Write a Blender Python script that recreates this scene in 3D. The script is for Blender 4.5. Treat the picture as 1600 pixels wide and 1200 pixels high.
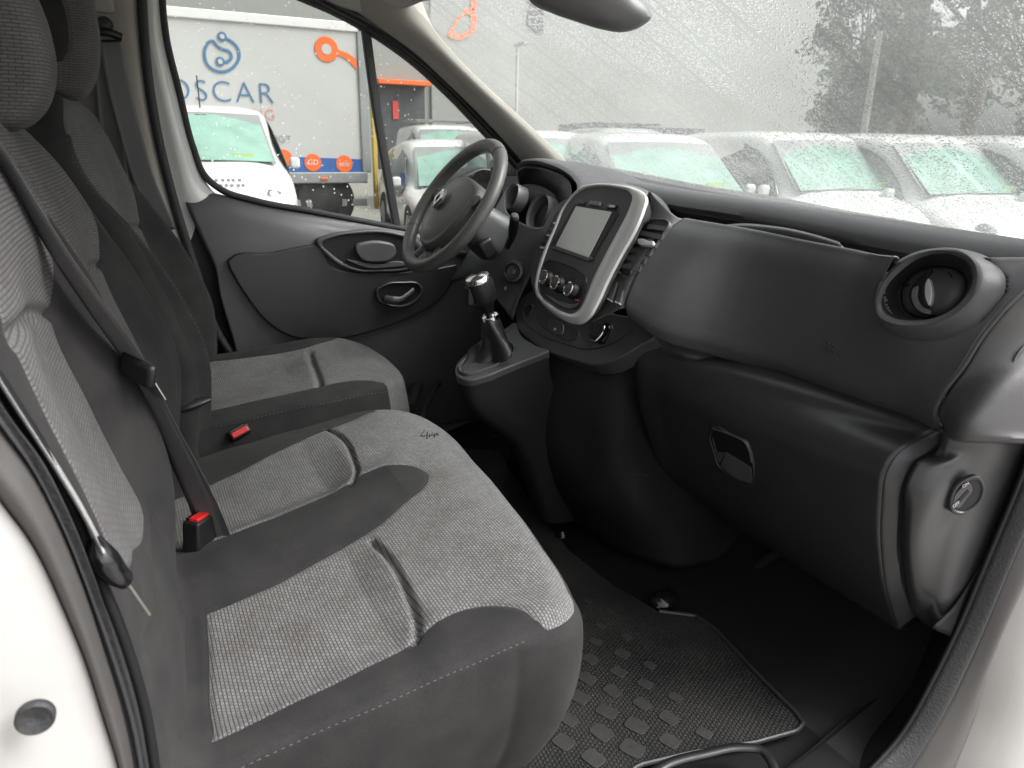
import bpy, bmesh, math, random
import numpy as np
from mathutils import Vector, Matrix
random.seed(7); rng = np.random.default_rng(5)
R = math.radians
for o in list(bpy.data.objects): bpy.data.objects.remove(o)
scene = bpy.context.scene
COL = scene.collection

# ------------------------------------------------------------------ camera
CAM = np.array([1.326, 0.0, 0.96]); FPX = 1150.0
YAW, PIT, ROLL = R(28), R(18.5), R(1.2)
_f = np.array([-math.cos(YAW)*math.cos(PIT), math.sin(YAW)*math.cos(PIT), -math.sin(PIT)])
_r = np.array([math.sin(YAW), math.cos(YAW), 0.0]); _u = np.cross(_r, _f)
_c, _s = math.cos(ROLL), math.sin(ROLL)
_r, _u = _c*_r + _s*_u, -_s*_r + _c*_u
cd = bpy.data.cameras.new('camera'); cam = bpy.data.objects.new('camera', cd); COL.objects.link(cam)
cam.matrix_world = Matrix(((_r[0], _u[0], -_f[0], CAM[0]), (_r[1], _u[1], -_f[1], CAM[1]), (_r[2], _u[2], -_f[2], CAM[2]), (0, 0, 0, 1)))
cd.sensor_width = 36; cd.lens = 36*FPX/1600; cd.clip_start = .02; cd.clip_end = 600
cd.dof.use_dof = True; cd.dof.focus_distance = 1.35; cd.dof.aperture_fstop = 11
scene.camera = cam

# ------------------------------------------------------------------ light
W = bpy.data.worlds.new('World'); scene.world = W; W.use_nodes = True
wn = W.node_tree.nodes; wl = W.node_tree.links; wn.clear()
sky = wn.new('ShaderNodeTexSky'); sky.sky_type = 'NISHITA'; sky.sun_disc = False
SUN_EL, SUN_AZ = 48, 39
sky.sun_elevation = R(SUN_EL); sky.sun_rotation = R(SUN_AZ); sky.dust_density = 6; sky.air_density = 1.0; sky.ozone_density = 1
hs = wn.new('ShaderNodeHueSaturation'); hs.inputs['Saturation'].default_value = .12
bg = wn.new('ShaderNodeBackground'); bg.inputs['Strength'].default_value = .15
wo = wn.new('ShaderNodeOutputWorld')
wl.new(sky.outputs[0], hs.inputs['Color']); wl.new(hs.outputs[0], bg.inputs[0]); wl.new(bg.outputs[0], wo.inputs[0])
sd_ = bpy.data.lights.new('sun', 'SUN'); sd_.energy = 1.5; sd_.angle = R(35); sd_.color = (1, .985, .97)
sun = bpy.data.objects.new('sun', sd_); COL.objects.link(sun)
# bright part of the overcast sky: high, ahead of the van and on the open-door side
az, el = R(SUN_AZ), R(SUN_EL)
tosun = Vector((.34, .56, .76)).normalized()
sun.rotation_euler = tosun.to_track_quat('Z', 'Y').to_euler()
vs = scene.view_settings; vs.view_transform = 'Standard'; vs.look = 'None'; vs.gamma = 1; vs.exposure = 1.08
scene.render.engine = 'CYCLES'
scene.cycles.transparent_max_bounces = 16; scene.cycles.max_bounces = 10; scene.cycles.diffuse_bounces = 5

# ------------------------------------------------------------------ helpers
def ray(px, py): return _f + _r*(px-800)/FPX + _u*(600-py)/FPX
def P(px, py, ax, v):
    d = ray(px, py); i = 'XYZ'.index(ax); t = (v-CAM[i])/d[i]; return CAM + d*t
def PN(px, py, n, dd):
    n = np.array(n, float); d = ray(px, py); t = (dd-CAM@n)/(d@n); return CAM + d*t

def tag(o, label=None, cat=None, group=None, kind=None):
    if label: o['label'] = label
    if cat: o['category'] = cat
    if group: o['group'] = group
    if kind: o['kind'] = kind
    return o
def empty(name, loc, label, cat, group=None, rz=0, kind=None):
    o = bpy.data.objects.new(name, None); COL.objects.link(o); o.location = loc; o.rotation_euler = (0, 0, rz)
    o.empty_display_size = .05
    return tag(o, label, cat, group, kind)
def link(name, me, mat, parent=None, angle=38):
    if mat is not None:
        for m in (mat if isinstance(mat, (list, tuple)) else [mat]): me.materials.append(m)
    for p in me.polygons: p.use_smooth = True
    me.update()
    if angle is not None: me.set_sharp_from_angle(angle=R(angle))
    o = bpy.data.objects.new(name, me); COL.objects.link(o)
    if parent is not None:
        o.parent = parent
        mw = parent_matrix(parent)
        o.matrix_parent_inverse = mw.inverted()
    return o
LOCAL = False
def parent_matrix(p):
    if LOCAL or p.type != 'EMPTY': return Matrix.Identity(4)
    return Matrix.LocRotScale(p.location, p.rotation_euler, p.scale)
def bev(o, w, seg=3, ang=30):
    if w > 0:
        m = o.modifiers.new('bevel', 'BEVEL'); m.width = w; m.segments = seg; m.limit_method = 'ANGLE'; m.angle_limit = R(ang)
        m.harden_normals = False
    return o
def solid(o, t, off=-1):
    m = o.modifiers.new('solid', 'SOLIDIFY'); m.thickness = t; m.offset = off; return o
def newmesh(name, V, F, mat, parent=None, angle=38):
    me = bpy.data.meshes.new(name); me.from_pydata([tuple(map(float, v)) for v in V], [], [tuple(f) for f in F]); me.validate()
    return link(name, me, mat, parent, angle)

def resample(pts, n, closed=False, smooth=True):
    p = np.array(pts, float)
    if closed: q = np.vstack([p[-2:], p, p[:3]])
    else: q = np.vstack([2*p[0]-p[1], p, 2*p[-1]-p[-2]])
    m = len(p) if closed else len(p)-1
    off = 2 if closed else 1
    out = []; K = 24
    for i in range(m):
        a, b, c, d = q[off+i-1], q[off+i], q[off+i+1], q[off+i+2]
        # chord-length tangents
        l0 = np.linalg.norm(b-a)+1e-9; l1 = np.linalg.norm(c-b)+1e-9; l2 = np.linalg.norm(d-c)+1e-9
        m1 = ((c-b)/l1*l0 + (b-a)/l0*l1)/(l0+l1)*l1; m2 = ((d-c)/l2*l1 + (c-b)/l1*l2)/(l1+l2)*l1
        if not smooth: m1 = m2 = c-b
        t = np.linspace(0, 1, K, endpoint=False)[:, None]
        out.append((2*t**3-3*t**2+1)*b + (t**3-2*t**2+t)*m1 + (-2*t**3+3*t**2)*c + (t**3-t**2)*m2)
    out.append(p[:1] if closed else p[-1:])
    o = np.vstack(out); s = np.r_[0, np.cumsum(np.linalg.norm(np.diff(o, axis=0), axis=1))]
    tt = np.linspace(0, s[-1], n+1)[:-1] if closed else np.linspace(0, s[-1], n)
    return np.stack([np.interp(tt, s, o[:, k]) for k in range(o.shape[1])], 1)

def gridfaces(nu, nv, cu=False, cv=False):
    F = []
    for i in range(nu if cu else nu-1):
        for j in range(nv if cv else nv-1):
            a = i*nv+j; b = ((i+1) % nu)*nv+j; c = ((i+1) % nu)*nv+(j+1) % nv; d = i*nv+(j+1) % nv
            F.append((a, b, c, d))
    return F
def loftG(cols, nu=40, nv=40, smooth_u=True):
    C = np.array([resample(c, nv) for c in cols])
    return np.stack([resample(C[:, j], nu, smooth=smooth_u) if len(cols) > 1 else C[:, j] for j in range(nv)], 1)
def loft(name, cols, mat, parent=None, nu=40, nv=40, thick=0, angle=38, smooth_u=True, flip=False, off=-1):
    G = loftG(cols, nu, nv, smooth_u)
    F = gridfaces(nu, nv)
    # orient towards the camera
    mid = G[nu//2, nv//2]; n = np.cross(G[nu//2+1 if nu > 2 else 1, nv//2]-mid, G[nu//2, min(nv//2+1, nv-1)]-mid) if nu > 2 else np.cross(G[1, nv//2]-G[0, nv//2], G[0, nv//2]-G[0, nv//2-1])
    if (n @ (CAM-mid) < 0) != flip: F = [f[::-1] for f in F]
    o = newmesh(name, G.reshape(-1, 3), F, mat, parent, angle)
    if thick: solid(o, thick, off)
    return o
def frame_of(path, up):
    T = np.gradient(path, axis=0); T /= np.linalg.norm(T, axis=1)[:, None]+1e-12
    U = np.broadcast_to(np.array(up, float), T.shape); S = np.cross(T, U); S /= np.linalg.norm(S, axis=1)[:, None]+1e-12
    return T, S, np.cross(S, T)
def sweep(name, path, prof, mat, parent=None, up=(0, 0, 1), n=40, closed=False, caps=True, angle=38, scales=None, smooth=True):
    p = resample(path, n, closed, smooth)
    if closed:
        T = np.roll(p, -1, 0)-np.roll(p, 1, 0); T /= np.linalg.norm(T, axis=1)[:, None]
        S = np.cross(T, np.broadcast_to(np.array(up, float), T.shape)); S /= np.linalg.norm(S, axis=1)[:, None]; N = np.cross(S, T)
    else: T, S, N = frame_of(p, up)
    prof = np.array(prof, float); m = len(prof)
    sc = np.ones(n) if scales is None else np.interp(np.linspace(0, 1, n), np.linspace(0, 1, len(scales)), scales)
    V = np.concatenate([(p[i]+sc[i]*(prof[:, :1]*S[i]+prof[:, 1:]*N[i])) for i in range(n)])
    F = gridfaces(n, m, closed, True)
    if caps and not closed: F += [tuple(range(m)), tuple(range((n-1)*m, n*m))[::-1]]
    return newmesh(name, V, F, mat, parent, angle)
def circ(r, n=14, ry=None):
    a = np.linspace(0, 2*math.pi, n, endpoint=False); return np.stack([r*np.cos(a), (ry or r)*np.sin(a)], 1)
def rrect(w, h, r, n=4):
    out = []
    for cx, cy, a0 in ((w/2-r, h/2-r, 0), (-w/2+r, h/2-r, 90), (-w/2+r, -h/2+r, 180), (w/2-r, -h/2+r, 270)):
        for k in range(n+1):
            a = R(a0+90*k/n); out.append((cx+r*math.cos(a), cy+r*math.sin(a)))
    return np.array(out)
def prism(name, pts, n, depth, mat, parent=None, bevel=0, seg=3, angle=30):
    """closed outline pts (3D) extruded by depth opposite to n; n looks outward"""
    p = np.array(pts, float); n = np.array(n, float); n /= np.linalg.norm(n); m = len(p)
    area = sum(np.cross(p[i], p[(i+1) % m]) for i in range(m))
    if area @ n < 0: p = p[::-1]
    V = np.vstack([p, p-n*depth]); F = [tuple(range(m)), tuple(range(2*m-1, m-1, -1))]
    F += [(i, i+m, (i+1) % m+m, (i+1) % m) for i in range(m)]
    return bev(newmesh(name, V, F, mat, parent, angle), bevel, seg)
def annulus(name, outer, inner, n, depth, mat, parent=None, raise_=0, N=96, lip=.002):
    """ring panel between two closed 3D outlines with rounded face"""
    o_ = resample(outer, N, True); i_ = resample(inner, N, True)
    k = np.argmin(np.linalg.norm(i_-o_[0], axis=1)); i_ = np.roll(i_, -k, 0)
    if (i_[5]-i_[0]) @ (o_[5]-o_[0]) < 0: i_ = np.roll(i_[::-1], 1, 0)
    n = np.array(n, float); n /= np.linalg.norm(n)
    rows = [o_-n*depth]
    for t in np.linspace(0, 1, 9):
        rows.append(o_*(1-t)+i_*t + n*(raise_*math.sin(math.pi*t)**.7))
    rows.append(i_-n*depth)
    V = np.concatenate(rows); F = gridfaces(len(rows), N, False, True)
    a = V[F[N*4+3][0]]; b = V[F[N*4+3][1]]; c = V[F[N*4+3][2]]
    if np.cross(b-a, c-a) @ n < 0: F = [f[::-1] for f in F]
    return newmesh(name, V, F, mat, parent, 50)
def lathe(name, prof, o, axis, mat, parent=None, n=40, angle=35, xs=1, ref=(0, 0, 1)):
    a = np.array(axis, float); a /= np.linalg.norm(a); ref = (1, 0, 0) if abs(a[2]) > .98 else ref; e = np.cross(np.array(ref, float), a); e /= np.linalg.norm(e); g = np.cross(a, e)
    V = []; 
    for (r, h) in prof:
        for k in range(n):
            t = 2*math.pi*k/n; V.append(np.array(o)+a*h+e*r*xs*math.cos(t)+g*r*math.sin(t))
    F = [f for f in gridfaces(len(prof), n, False, True)]
    F = [f[::-1] for f in F]
    F += [tuple(range(n))[::-1], tuple(range((len(prof)-1)*n, len(prof)*n))]
    ob = newmesh(name, V, F, mat, parent, None)
    bm = bmesh.new(); bm.from_mesh(ob.data); bmesh.ops.recalc_face_normals(bm, faces=bm.faces); bm.to_mesh(ob.data); bm.free()
    ob.data.set_sharp_from_angle(angle=R(angle)); return ob
def rbox(name, c, size, mat, parent=None, bevel=.004, rot=(0, 0, 0), ex=None, ey=None, ez=None, seg=3):
    s = np.array(size)/2
    if ex is None:
        M = np.array(Matrix.Identity(3)) if rot == (0, 0, 0) else np.array(__import__('mathutils').Euler(rot).to_matrix())
        ex, ey, ez = M[:, 0], M[:, 1], M[:, 2]
    ex, ey, ez = [np.array(e, float)/np.linalg.norm(e) for e in (ex, ey, ez)]
    V = [np.array(c)+ex*s[0]*i+ey*s[1]*j+ez*s[2]*k for i in (-1, 1) for j in (-1, 1) for k in (-1, 1)]
    F = [(0, 1, 3, 2), (4, 6, 7, 5), (0, 4, 5, 1), (2, 3, 7, 6), (0, 2, 6, 4), (1, 5, 7, 3)]
    if np.cross(ex, ey) @ ez < 0: F = [f[::-1] for f in F]
    return bev(newmesh(name, V, F, mat, parent), bevel, seg)
def ribbon(name, pts, wdirs, w, mat, parent=None, n=60, th=.0016):
    p = resample(pts, n); d = resample(wdirs, n); d /= np.linalg.norm(d, axis=1)[:, None]
    ks = np.linspace(-.5, .5, 5)
    V = np.concatenate([[p[i]+d[i]*w*k for k in ks] for i in range(n)])
    o = newmesh(name, V, gridfaces(n, 5), mat, parent, None); solid(o, th, 0)
    st = np.stack([np.repeat(np.linspace(0, 1, n), 5), np.tile(ks*w, n), np.zeros(n*5)], 1)
    at = o.data.attributes.new('st', 'FLOAT_VECTOR', 'POINT'); at.data.foreach_set('vector', st.astype(np.float32).ravel())
    return o
def text(name, body, loc, ex, ey, size, mat, parent=None, th=.002, offset=0, ax='LEFT', space=1.0):
    cu = bpy.data.curves.new(name, 'FONT'); cu.body = body; cu.size = size; cu.extrude = th/2; cu.offset = offset; cu.align_x = ax; cu.space_character = space
    t = bpy.data.objects.new(name, cu); COL.objects.link(t)
    bpy.context.view_layer.update(); dg = bpy.context.evaluated_depsgraph_get()
    me = bpy.data.meshes.new_from_object(t.evaluated_get(dg)); bpy.data.objects.remove(t)
    ex = np.array(ex, float); ex /= np.linalg.norm(ex); ey = np.array(ey, float); ey -= ex*(ex@ey); ey /= np.linalg.norm(ey); ez = np.cross(ex, ey)
    M = Matrix(((ex[0], ey[0], ez[0], loc[0]), (ex[1], ey[1], ez[1], loc[1]), (ex[2], ey[2], ez[2], loc[2]), (0, 0, 0, 1)))
    me.transform(M); me.materials.clear()
    return link(name, me, mat, parent, 30)

# ---- signed distance tools (numpy)
def seg_dist(Q, poly, closed=True):
    A = np.array(poly, float); B = np.roll(A, -1, 0) if closed else A[1:]
    if not closed: A = A[:-1]
    D = np.full(len(Q), 1e9)
    for a, b in zip(A, B):
        ab = b-a; t = np.clip(((Q-a) @ ab)/(ab@ab+1e-12), 0, 1); D = np.minimum(D, np.linalg.norm(Q-(a+t[:, None]*ab), axis=1))
    return D
def inside(Q, poly):
    A = np.array(poly, float); B = np.roll(A, -1, 0); c = np.zeros(len(Q), bool)
    for a, b in zip(A, B):
        if a[1] == b[1]: continue
        m = (a[1] > Q[:, 1]) != (b[1] > Q[:, 1]); xx = (b[0]-a[0])*(Q[:, 1]-a[1])/(b[1]-a[1])+a[0]; c ^= m & (Q[:, 0] < xx)
    return c
def sdist(Q, polys):
    s = np.full(len(Q), -1e9)
    for p in polys:
        d = seg_dist(Q, p); s = np.maximum(s, np.where(inside(Q, p), d, -d))
    return s

def pad(name, outline, frame, h, Redge, depth, mat, parent=None, polys=(), grooves=(), N=560, M=110, bulge=.0, side_dark=True, back=True, side_st=True, Rf=None, cen=None, taper=0):
    """upholstered pad: closed outline in (a,b), height fn h(Q)->along n, edge rounding and side wall"""
    o0, ea, eb, n = [np.array(x, float) for x in frame]
    ol = resample(outline, N, True)
    ar = .5*np.sum(ol[:, 0]*np.roll(ol[:, 1], -1)-np.roll(ol[:, 0], -1)*ol[:, 1])
    if ar < 0: ol = ol[::-1]
    c = ol.mean(0) if cen is None else np.array(cen)
    tg = np.roll(ol, -1, 0)-np.roll(ol, 1, 0); nn = np.stack([tg[:, 1], -tg[:, 0]], 1); nn /= np.linalg.norm(nn, axis=1)[:, None]
    polys_ = [resample(p, 140, True) if len(p) > 5 else np.array(p, float) for p in polys]
    rows = []; dks = []; sts = []
    def feat(Q):
        z = h(Q)
        if polys_: z = z - .0022*np.exp(-(np.abs(sdist(Q, polys_))/.004)**2)
        for (pl, dep, wd) in grooves:
            z = z - dep*np.exp(-(seg_dist(Q, resample(pl, 60), False)/wd)**2)
        return z
    ts = (np.arange(1, M+1)/M)**.85
    Qs = np.concatenate([c+(ol-c)*t for t in ts]); Z = feat(Qs)
    dk = sdist(Qs, polys_) if polys_ else np.full(len(Qs), -1.)
    V = o0+Qs[:, :1]*ea+Qs[:, 1:]*eb+Z[:, None]*n
    allV = [V]; allD = [dk]; allS = [np.c_[Qs, np.zeros(len(Qs))]]
    Zb = h(ol); Rr = np.full(N, Redge) if Rf is None else Rf(ol)
    edk = dk[-N:]
    def addrow(offo, offd, dkv, stz):
        Q = ol+nn*offo[:, None]
        allV.append(o0+Q[:, :1]*ea+Q[:, 1:]*eb+(Zb-offd)[:, None]*n); allD.append(dkv); allS.append(np.c_[Q+nn*offd[:, None], stz*np.ones(N)])
    for k in range(1, 9):
        a = math.pi/2*k/8; addrow(Rr*math.sin(a), Rr*(1-math.cos(a)), edk if (k < 4 or side_dark is not True) else np.maximum(edk, (k-3.5)*.002), 0)
    if side_dark is True: sdk = np.maximum(edk, .0)*0+.05
    elif side_dark is False: sdk = edk
    else: sdk = side_dark(ol, edk)
    D = np.asarray(depth(ol) if callable(depth) else np.full(N, depth))
    K = 12
    for k in range(1, K+1):
        t = k/K; addrow(Rr+bulge*math.sin(math.pi*t)-taper*t*t, Rr+(D-Rr)*t, sdk, 0)
    addrow(Rr-.03-taper, D+.01, sdk, 0)
    V = np.concatenate([ (o0+c[0]*ea+c[1]*eb+feat(c[None])[0]*n)[None] ]+allV)
    dk = np.concatenate([[allD[0][0]]]+allD); st = np.concatenate([np.r_[c, 0][None]]+allS)
    F = [(0, 1+i, 1+(i+1) % N) for i in range(N)]
    nr = M+8+K+1
    for r_ in range(nr-1):
        a = 1+r_*N
        F += [(a+i, a+N+i, a+N+(i+1) % N, a+(i+1) % N) for i in range(N)]
    if back: F.append(tuple(range(1+(nr-1)*N, 1+nr*N))[::-1])
    if np.cross(ea, eb) @ n < 0: F = [f[::-1] for f in F]
    me = bpy.data.meshes.new(name); me.from_pydata(V.tolist(), [], F)
    a1 = me.attributes.new('dk', 'FLOAT', 'POINT'); a1.data.foreach_set('value', dk.astype(np.float32))
    a2 = me.attributes.new('st', 'FLOAT_VECTOR', 'POINT'); a2.data.foreach_set('vector', st.astype(np.float32).ravel())
    return link(name, me, mat, parent, None)

# ------------------------------------------------------------------ materials
MATS = {}
def nodes(name):
    m = bpy.data.materials.new(name); m.use_nodes = True; t = m.node_tree; b = t.nodes['Principled BSDF']; return m, t, b
def mnoise(t, scale, detail=3, vec=None, rough=.55):
    n = t.nodes.new('ShaderNodeTexNoise'); n.inputs['Scale'].default_value = scale; n.inputs['Detail'].default_value = detail; n.inputs['Roughness'].default_value = rough
    if vec is None:
        c = t.nodes.new('ShaderNodeTexCoord'); vec = c.outputs['Object']
    t.links.new(vec, n.inputs['Vector']); return n
def ramp(t, src, stops):
    r = t.nodes.new('ShaderNodeValToRGB'); t.links.new(src, r.inputs[0]); e = r.color_ramp.elements
    while len(e) < len(stops): e.new(.5)
    for el_, (p, c) in zip(e, stops): el_.position = p; el_.color = (*c, 1) if len(c) == 3 else c
    return r
def bump(t, src, dist, strength=1, prev=None):
    b = t.nodes.new('ShaderNodeBump'); b.inputs['Distance'].default_value = dist; b.inputs['Strength'].default_value = strength
    t.links.new(src, b.inputs['Height'])
    if prev: t.links.new(prev, b.inputs['Normal'])
    return b
def math_(t, op, a, b=None, c=None):
    n = t.nodes.new('ShaderNodeMath'); n.operation = op
    for i, v in enumerate((a, b, c)):
        if v is None: continue
        if isinstance(v, (int, float)): n.inputs[i].default_value = v
        else: t.links.new(v, n.inputs[i])
    return n.outputs[0]
def mixc(t, f, a, b):
    n = t.nodes.new('ShaderNodeMix'); n.data_type = 'RGBA'
    for s, v in ((n.inputs[0], f), (n.inputs[6], a), (n.inputs[7], b)):
        if isinstance(v, (int, float)): s.default_value = v
        elif isinstance(v, tuple): s.default_value = (*v, 1)
        else: t.links.new(v, s)
    return n.outputs[2]
def plastic(name, col, rough=.5, grain=900, gd=.00025, var=.12, spec=.5, coarse=0, metal=0, coat=0):
    m, t, b = nodes(name)
    n1 = mnoise(t, 3.5, 5); n2 = mnoise(t, 60, 4)
    f = math_(t, 'MULTIPLY_ADD', n1.outputs[0], .65, math_(t, 'MULTIPLY', n2.outputs[0], .35))
    r = ramp(t, f, [(.3, tuple(c*(1-var) for c in col)), (.7, tuple(c*(1+var) for c in col))])
    t.links.new(r.outputs[0], b.inputs['Base Color'])
    rr = ramp(t, n2.outputs[0], [(.3, (rough-.05,)*3), (.7, (rough+.06,)*3)]); t.links.new(rr.outputs[0], b.inputs['Roughness'])
    b.inputs['Specular IOR Level'].default_value = spec; b.inputs['Metallic'].default_value = metal; b.inputs['Coat Weight'].default_value = coat
    if gd:
        g = mnoise(t, grain, 2); bp = bump(t, g.outputs[0], gd, 1); t.links.new(bp.outputs[0], b.inputs['Normal'])
    return m
PL = plastic('dark_grain_plastic', (.027, .027, .029), .33, 800, .00018, spec=.7)
PLF = plastic('fascia_plastic', (.062, .062, .066), .36, 800, .0003, spec=.7)
PLM = plastic('mid_grey_plastic', (.074, .074, .078), .40, 700, .0003)
PLB = plastic('black_plastic', (.010, .010, .011), .42, 700, .0002)
DRK = plastic('unlit_footwell_plastic', (.009, .009, .010), .68, 700, .0003, spec=.25)  # footwell shade put into the colour: near-black and matt
RNG = plastic('light_grey_ring', (.16, .16, .16), .4, 700, .0002)
PLG = plastic('gloss_black_plastic', (.008, .008, .009), .14, 50, 0, spec=.6)
SIL = plastic('satin_silver', (.66, .66, .65), .34, 400, .00005, .05, metal=.35)
STEEL = plastic('dull_steel', (.30, .29, .27), .35, 400, .0001, .1, metal=.9)
PLE = plastic('end_cap_plastic', (.062, .060, .062), .52, 700, .0004)
CHR = plastic('chrome', (.75, .75, .74), .12, 400, 0, .03, metal=1)
LEA = plastic('leather_rim', (.105, .102, .098), .38, 500, .0003)
BOOT = plastic('leather_boot', (.022, .021, .021), .38, 300, .0006)
BEI = plastic('beige_trim', (.32, .30, .27), .75, 700, .0002, .06)
ROOFM = plastic('headlining_felt', (.45, .43, .40), .9, 1500, .0006, .05)
RUB = plastic('rubber_seal', (.030, .030, .033), .62, 250, .0012)
RUBG = plastic('jamb_plastic', (.060, .056, .055), .5, 500, .0003)
BELT = None
RED = plastic('red_plastic', (.55, .02, .02), .35, 300, 0)
WHP = plastic('white_paint', (.60, .60, .585), .22, 6, .0004, .03, coat=.5)
WHJ = plastic('white_jamb_paint', (.36, .35, .34), .35, 14, .0012, .03, coat=.3)
GREY = plastic('grey_metal', (.22, .23, .23), .5, 60, .0005)
ORG = plastic('orange_paint', (.75, .12, .015), .5, 60, 0)
BLU = plastic('blue_paint', (.02, .09, .30), .5, 60, 0)
BLU2 = plastic('deep_blue_letter', (.05, .14, .26), .5, 60, 0)
TRK = plastic('trailer_panel', (.42, .42, .41), .45, 5, .002, .03)
TYR = plastic('tyre_rubber', (.02, .02, .02), .8, 80, .001)
VGL = plastic('vehicle_glass', (.22, .36, .30), .08, 6, 0, .25, spec=.8)
VGD = plastic('vehicle_side_glass', (.06, .075, .07), .08, 6, 0, .2, spec=.8)
WALL = plastic('warehouse_wall', (.24, .25, .235), .7, 3, .003, .04)
DARKD = plastic('loading_bay_dark', (.05, .055, .06), .6, 3, 0, .3)
ASPH = plastic('wet_yard', (.25, .235, .21), .35, 30, .004, .3)

def fabric(name='seat_fabric', c1=(.215, .210, .209), c2=(.160, .157, .157), cm=(.075, .073, .074), bw=.0062, rh=.0042, ms=.0008, bd=.0012):
    m, t, b = nodes(name)
    a = t.nodes.new('ShaderNodeAttribute'); a.attribute_name = 'st'
    d = t.nodes.new('ShaderNodeAttribute'); d.attribute_name = 'dk'
    br = t.nodes.new('ShaderNodeTexBrick'); t.links.new(a.outputs['Vector'], br.inputs['Vector'])
    br.offset = .5; br.inputs['Scale'].default_value = 1
    br.inputs['Brick Width'].default_value = bw; br.inputs['Row Height'].default_value = rh
    br.inputs['Mortar Size'].default_value = ms; br.inputs['Mortar Smooth'].default_value = .7
    br.inputs['Color1'].default_value = (*c1, 1); br.inputs['Color2'].default_value = (*c2, 1); br.inputs['Mortar'].default_value = (*cm, 1)
    st = mnoise(t, 5, 5); st2 = mnoise(t, 22, 5)
    dirt = ramp(t, math_(t, 'MULTIPLY_ADD', st.outputs[0], .6, math_(t, 'MULTIPLY', st2.outputs[0], .4)), [(.34, (.80, .76, .70)), (.52, (1, 1, 1)), (.72, (1.12, 1.11, 1.10))])
    mul = t.nodes.new('ShaderNodeMix'); mul.data_type = 'RGBA'; mul.blend_type = 'MULTIPLY'; mul.inputs[0].default_value = 1
    t.links.new(br.outputs['Color'], mul.inputs[6]); t.links.new(dirt.outputs[0], mul.inputs[7])
    n3 = mnoise(t, 1400, 2); n4 = mnoise(t, 14, 5)
    dk1 = ramp(t, n3.outputs[0], [(.3, (.017, .0165, .017)), (.7, (.037, .036, .0365))])
    dk2 = ramp(t, n4.outputs[0], [(.35, (.8, .8, .8)), (.7, (1.3, 1.28, 1.25))])
    mu2 = t.nodes.new('ShaderNodeMix'); mu2.data_type = 'RGBA'; mu2.blend_type = 'MULTIPLY'; mu2.inputs[0].default_value = 1
    t.links.new(dk1.outputs[0], mu2.inputs[6]); t.links.new(dk2.outputs[0], mu2.inputs[7])
    mr = t.nodes.new('ShaderNodeMapRange'); mr.inputs['From Min'].default_value = -.0006; mr.inputs['From Max'].default_value = .0006; t.links.new(d.outputs['Fac'], mr.inputs['Value'])
    t.links.new(mixc(t, mr.outputs[0], mul.outputs[2], mu2.outputs[2]), b.inputs['Base Color'])
    inv = math_(t, 'SUBTRACT', 1, br.outputs['Fac'])
    hk = math_(t, 'MULTIPLY', inv, math_(t, 'SUBTRACT', 1, mr.outputs[0]))
    hh = math_(t, 'ADD', hk, math_(t, 'MULTIPLY', n3.outputs[0], .3))
    t.links.new(bump(t, hh, bd, .8).outputs[0], b.inputs['Normal'])
    b.inputs['Roughness'].default_value = .92; b.inputs['Specular IOR Level'].default_value = .2
    b.inputs['Sheen Weight'].default_value = .04; b.inputs['Sheen Roughness'].default_value = .5; b.inputs['Sheen Tint'].default_value = (.6, .6, .6, 1)
    return m
FAB = fabric()
FABB = fabric('shade_toned_ribbed_fabric', (.128, .124, .126), (.108, .104, .106), (.066, .064, .065), .016, .0044, .0009, .0006)  # ribbed weave; yarn tones also lowered for the weaker light on the backrests
def beltm():
    m, t, b = nodes('belt_webbing')
    a = t.nodes.new('ShaderNodeAttribute'); a.attribute_name = 'st'
    w = t.nodes.new('ShaderNodeTexWave'); w.wave_type = 'BANDS'; w.bands_direction = 'Y'; w.inputs['Scale'].default_value = 260; t.links.new(a.outputs['Vector'], w.inputs['Vector'])
    r = ramp(t, w.outputs[0], [(0, (.020, .020, .021)), (1, (.026, .026, .027))]); t.links.new(r.outputs[0], b.inputs['Base Color'])
    b.inputs['Roughness'].default_value = .30; b.inputs['Specular IOR Level'].default_value = .9; b.inputs['Sheen Weight'].default_value = .7; b.inputs['Sheen Roughness'].default_value = .3
    t.links.new(bump(t, w.outputs[0], .0006).outputs[0], b.inputs['Normal'])
    return m
BELT = beltm()
def screenm():
    m, t, b = nodes('reflection_toned_screen')
    n = mnoise(t, 9, 4); r = ramp(t, n.outputs[0], [(.3, (.60, .61, .56)), (.7, (.68, .69, .64))]); t.links.new(r.outputs[0], b.inputs['Base Color'])  # reflection on the switched-off screen put into the pale base colour
    b.inputs['Roughness'].default_value = .22; b.inputs['Specular IOR Level'].default_value = .9
    return m
SCR = screenm()
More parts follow.
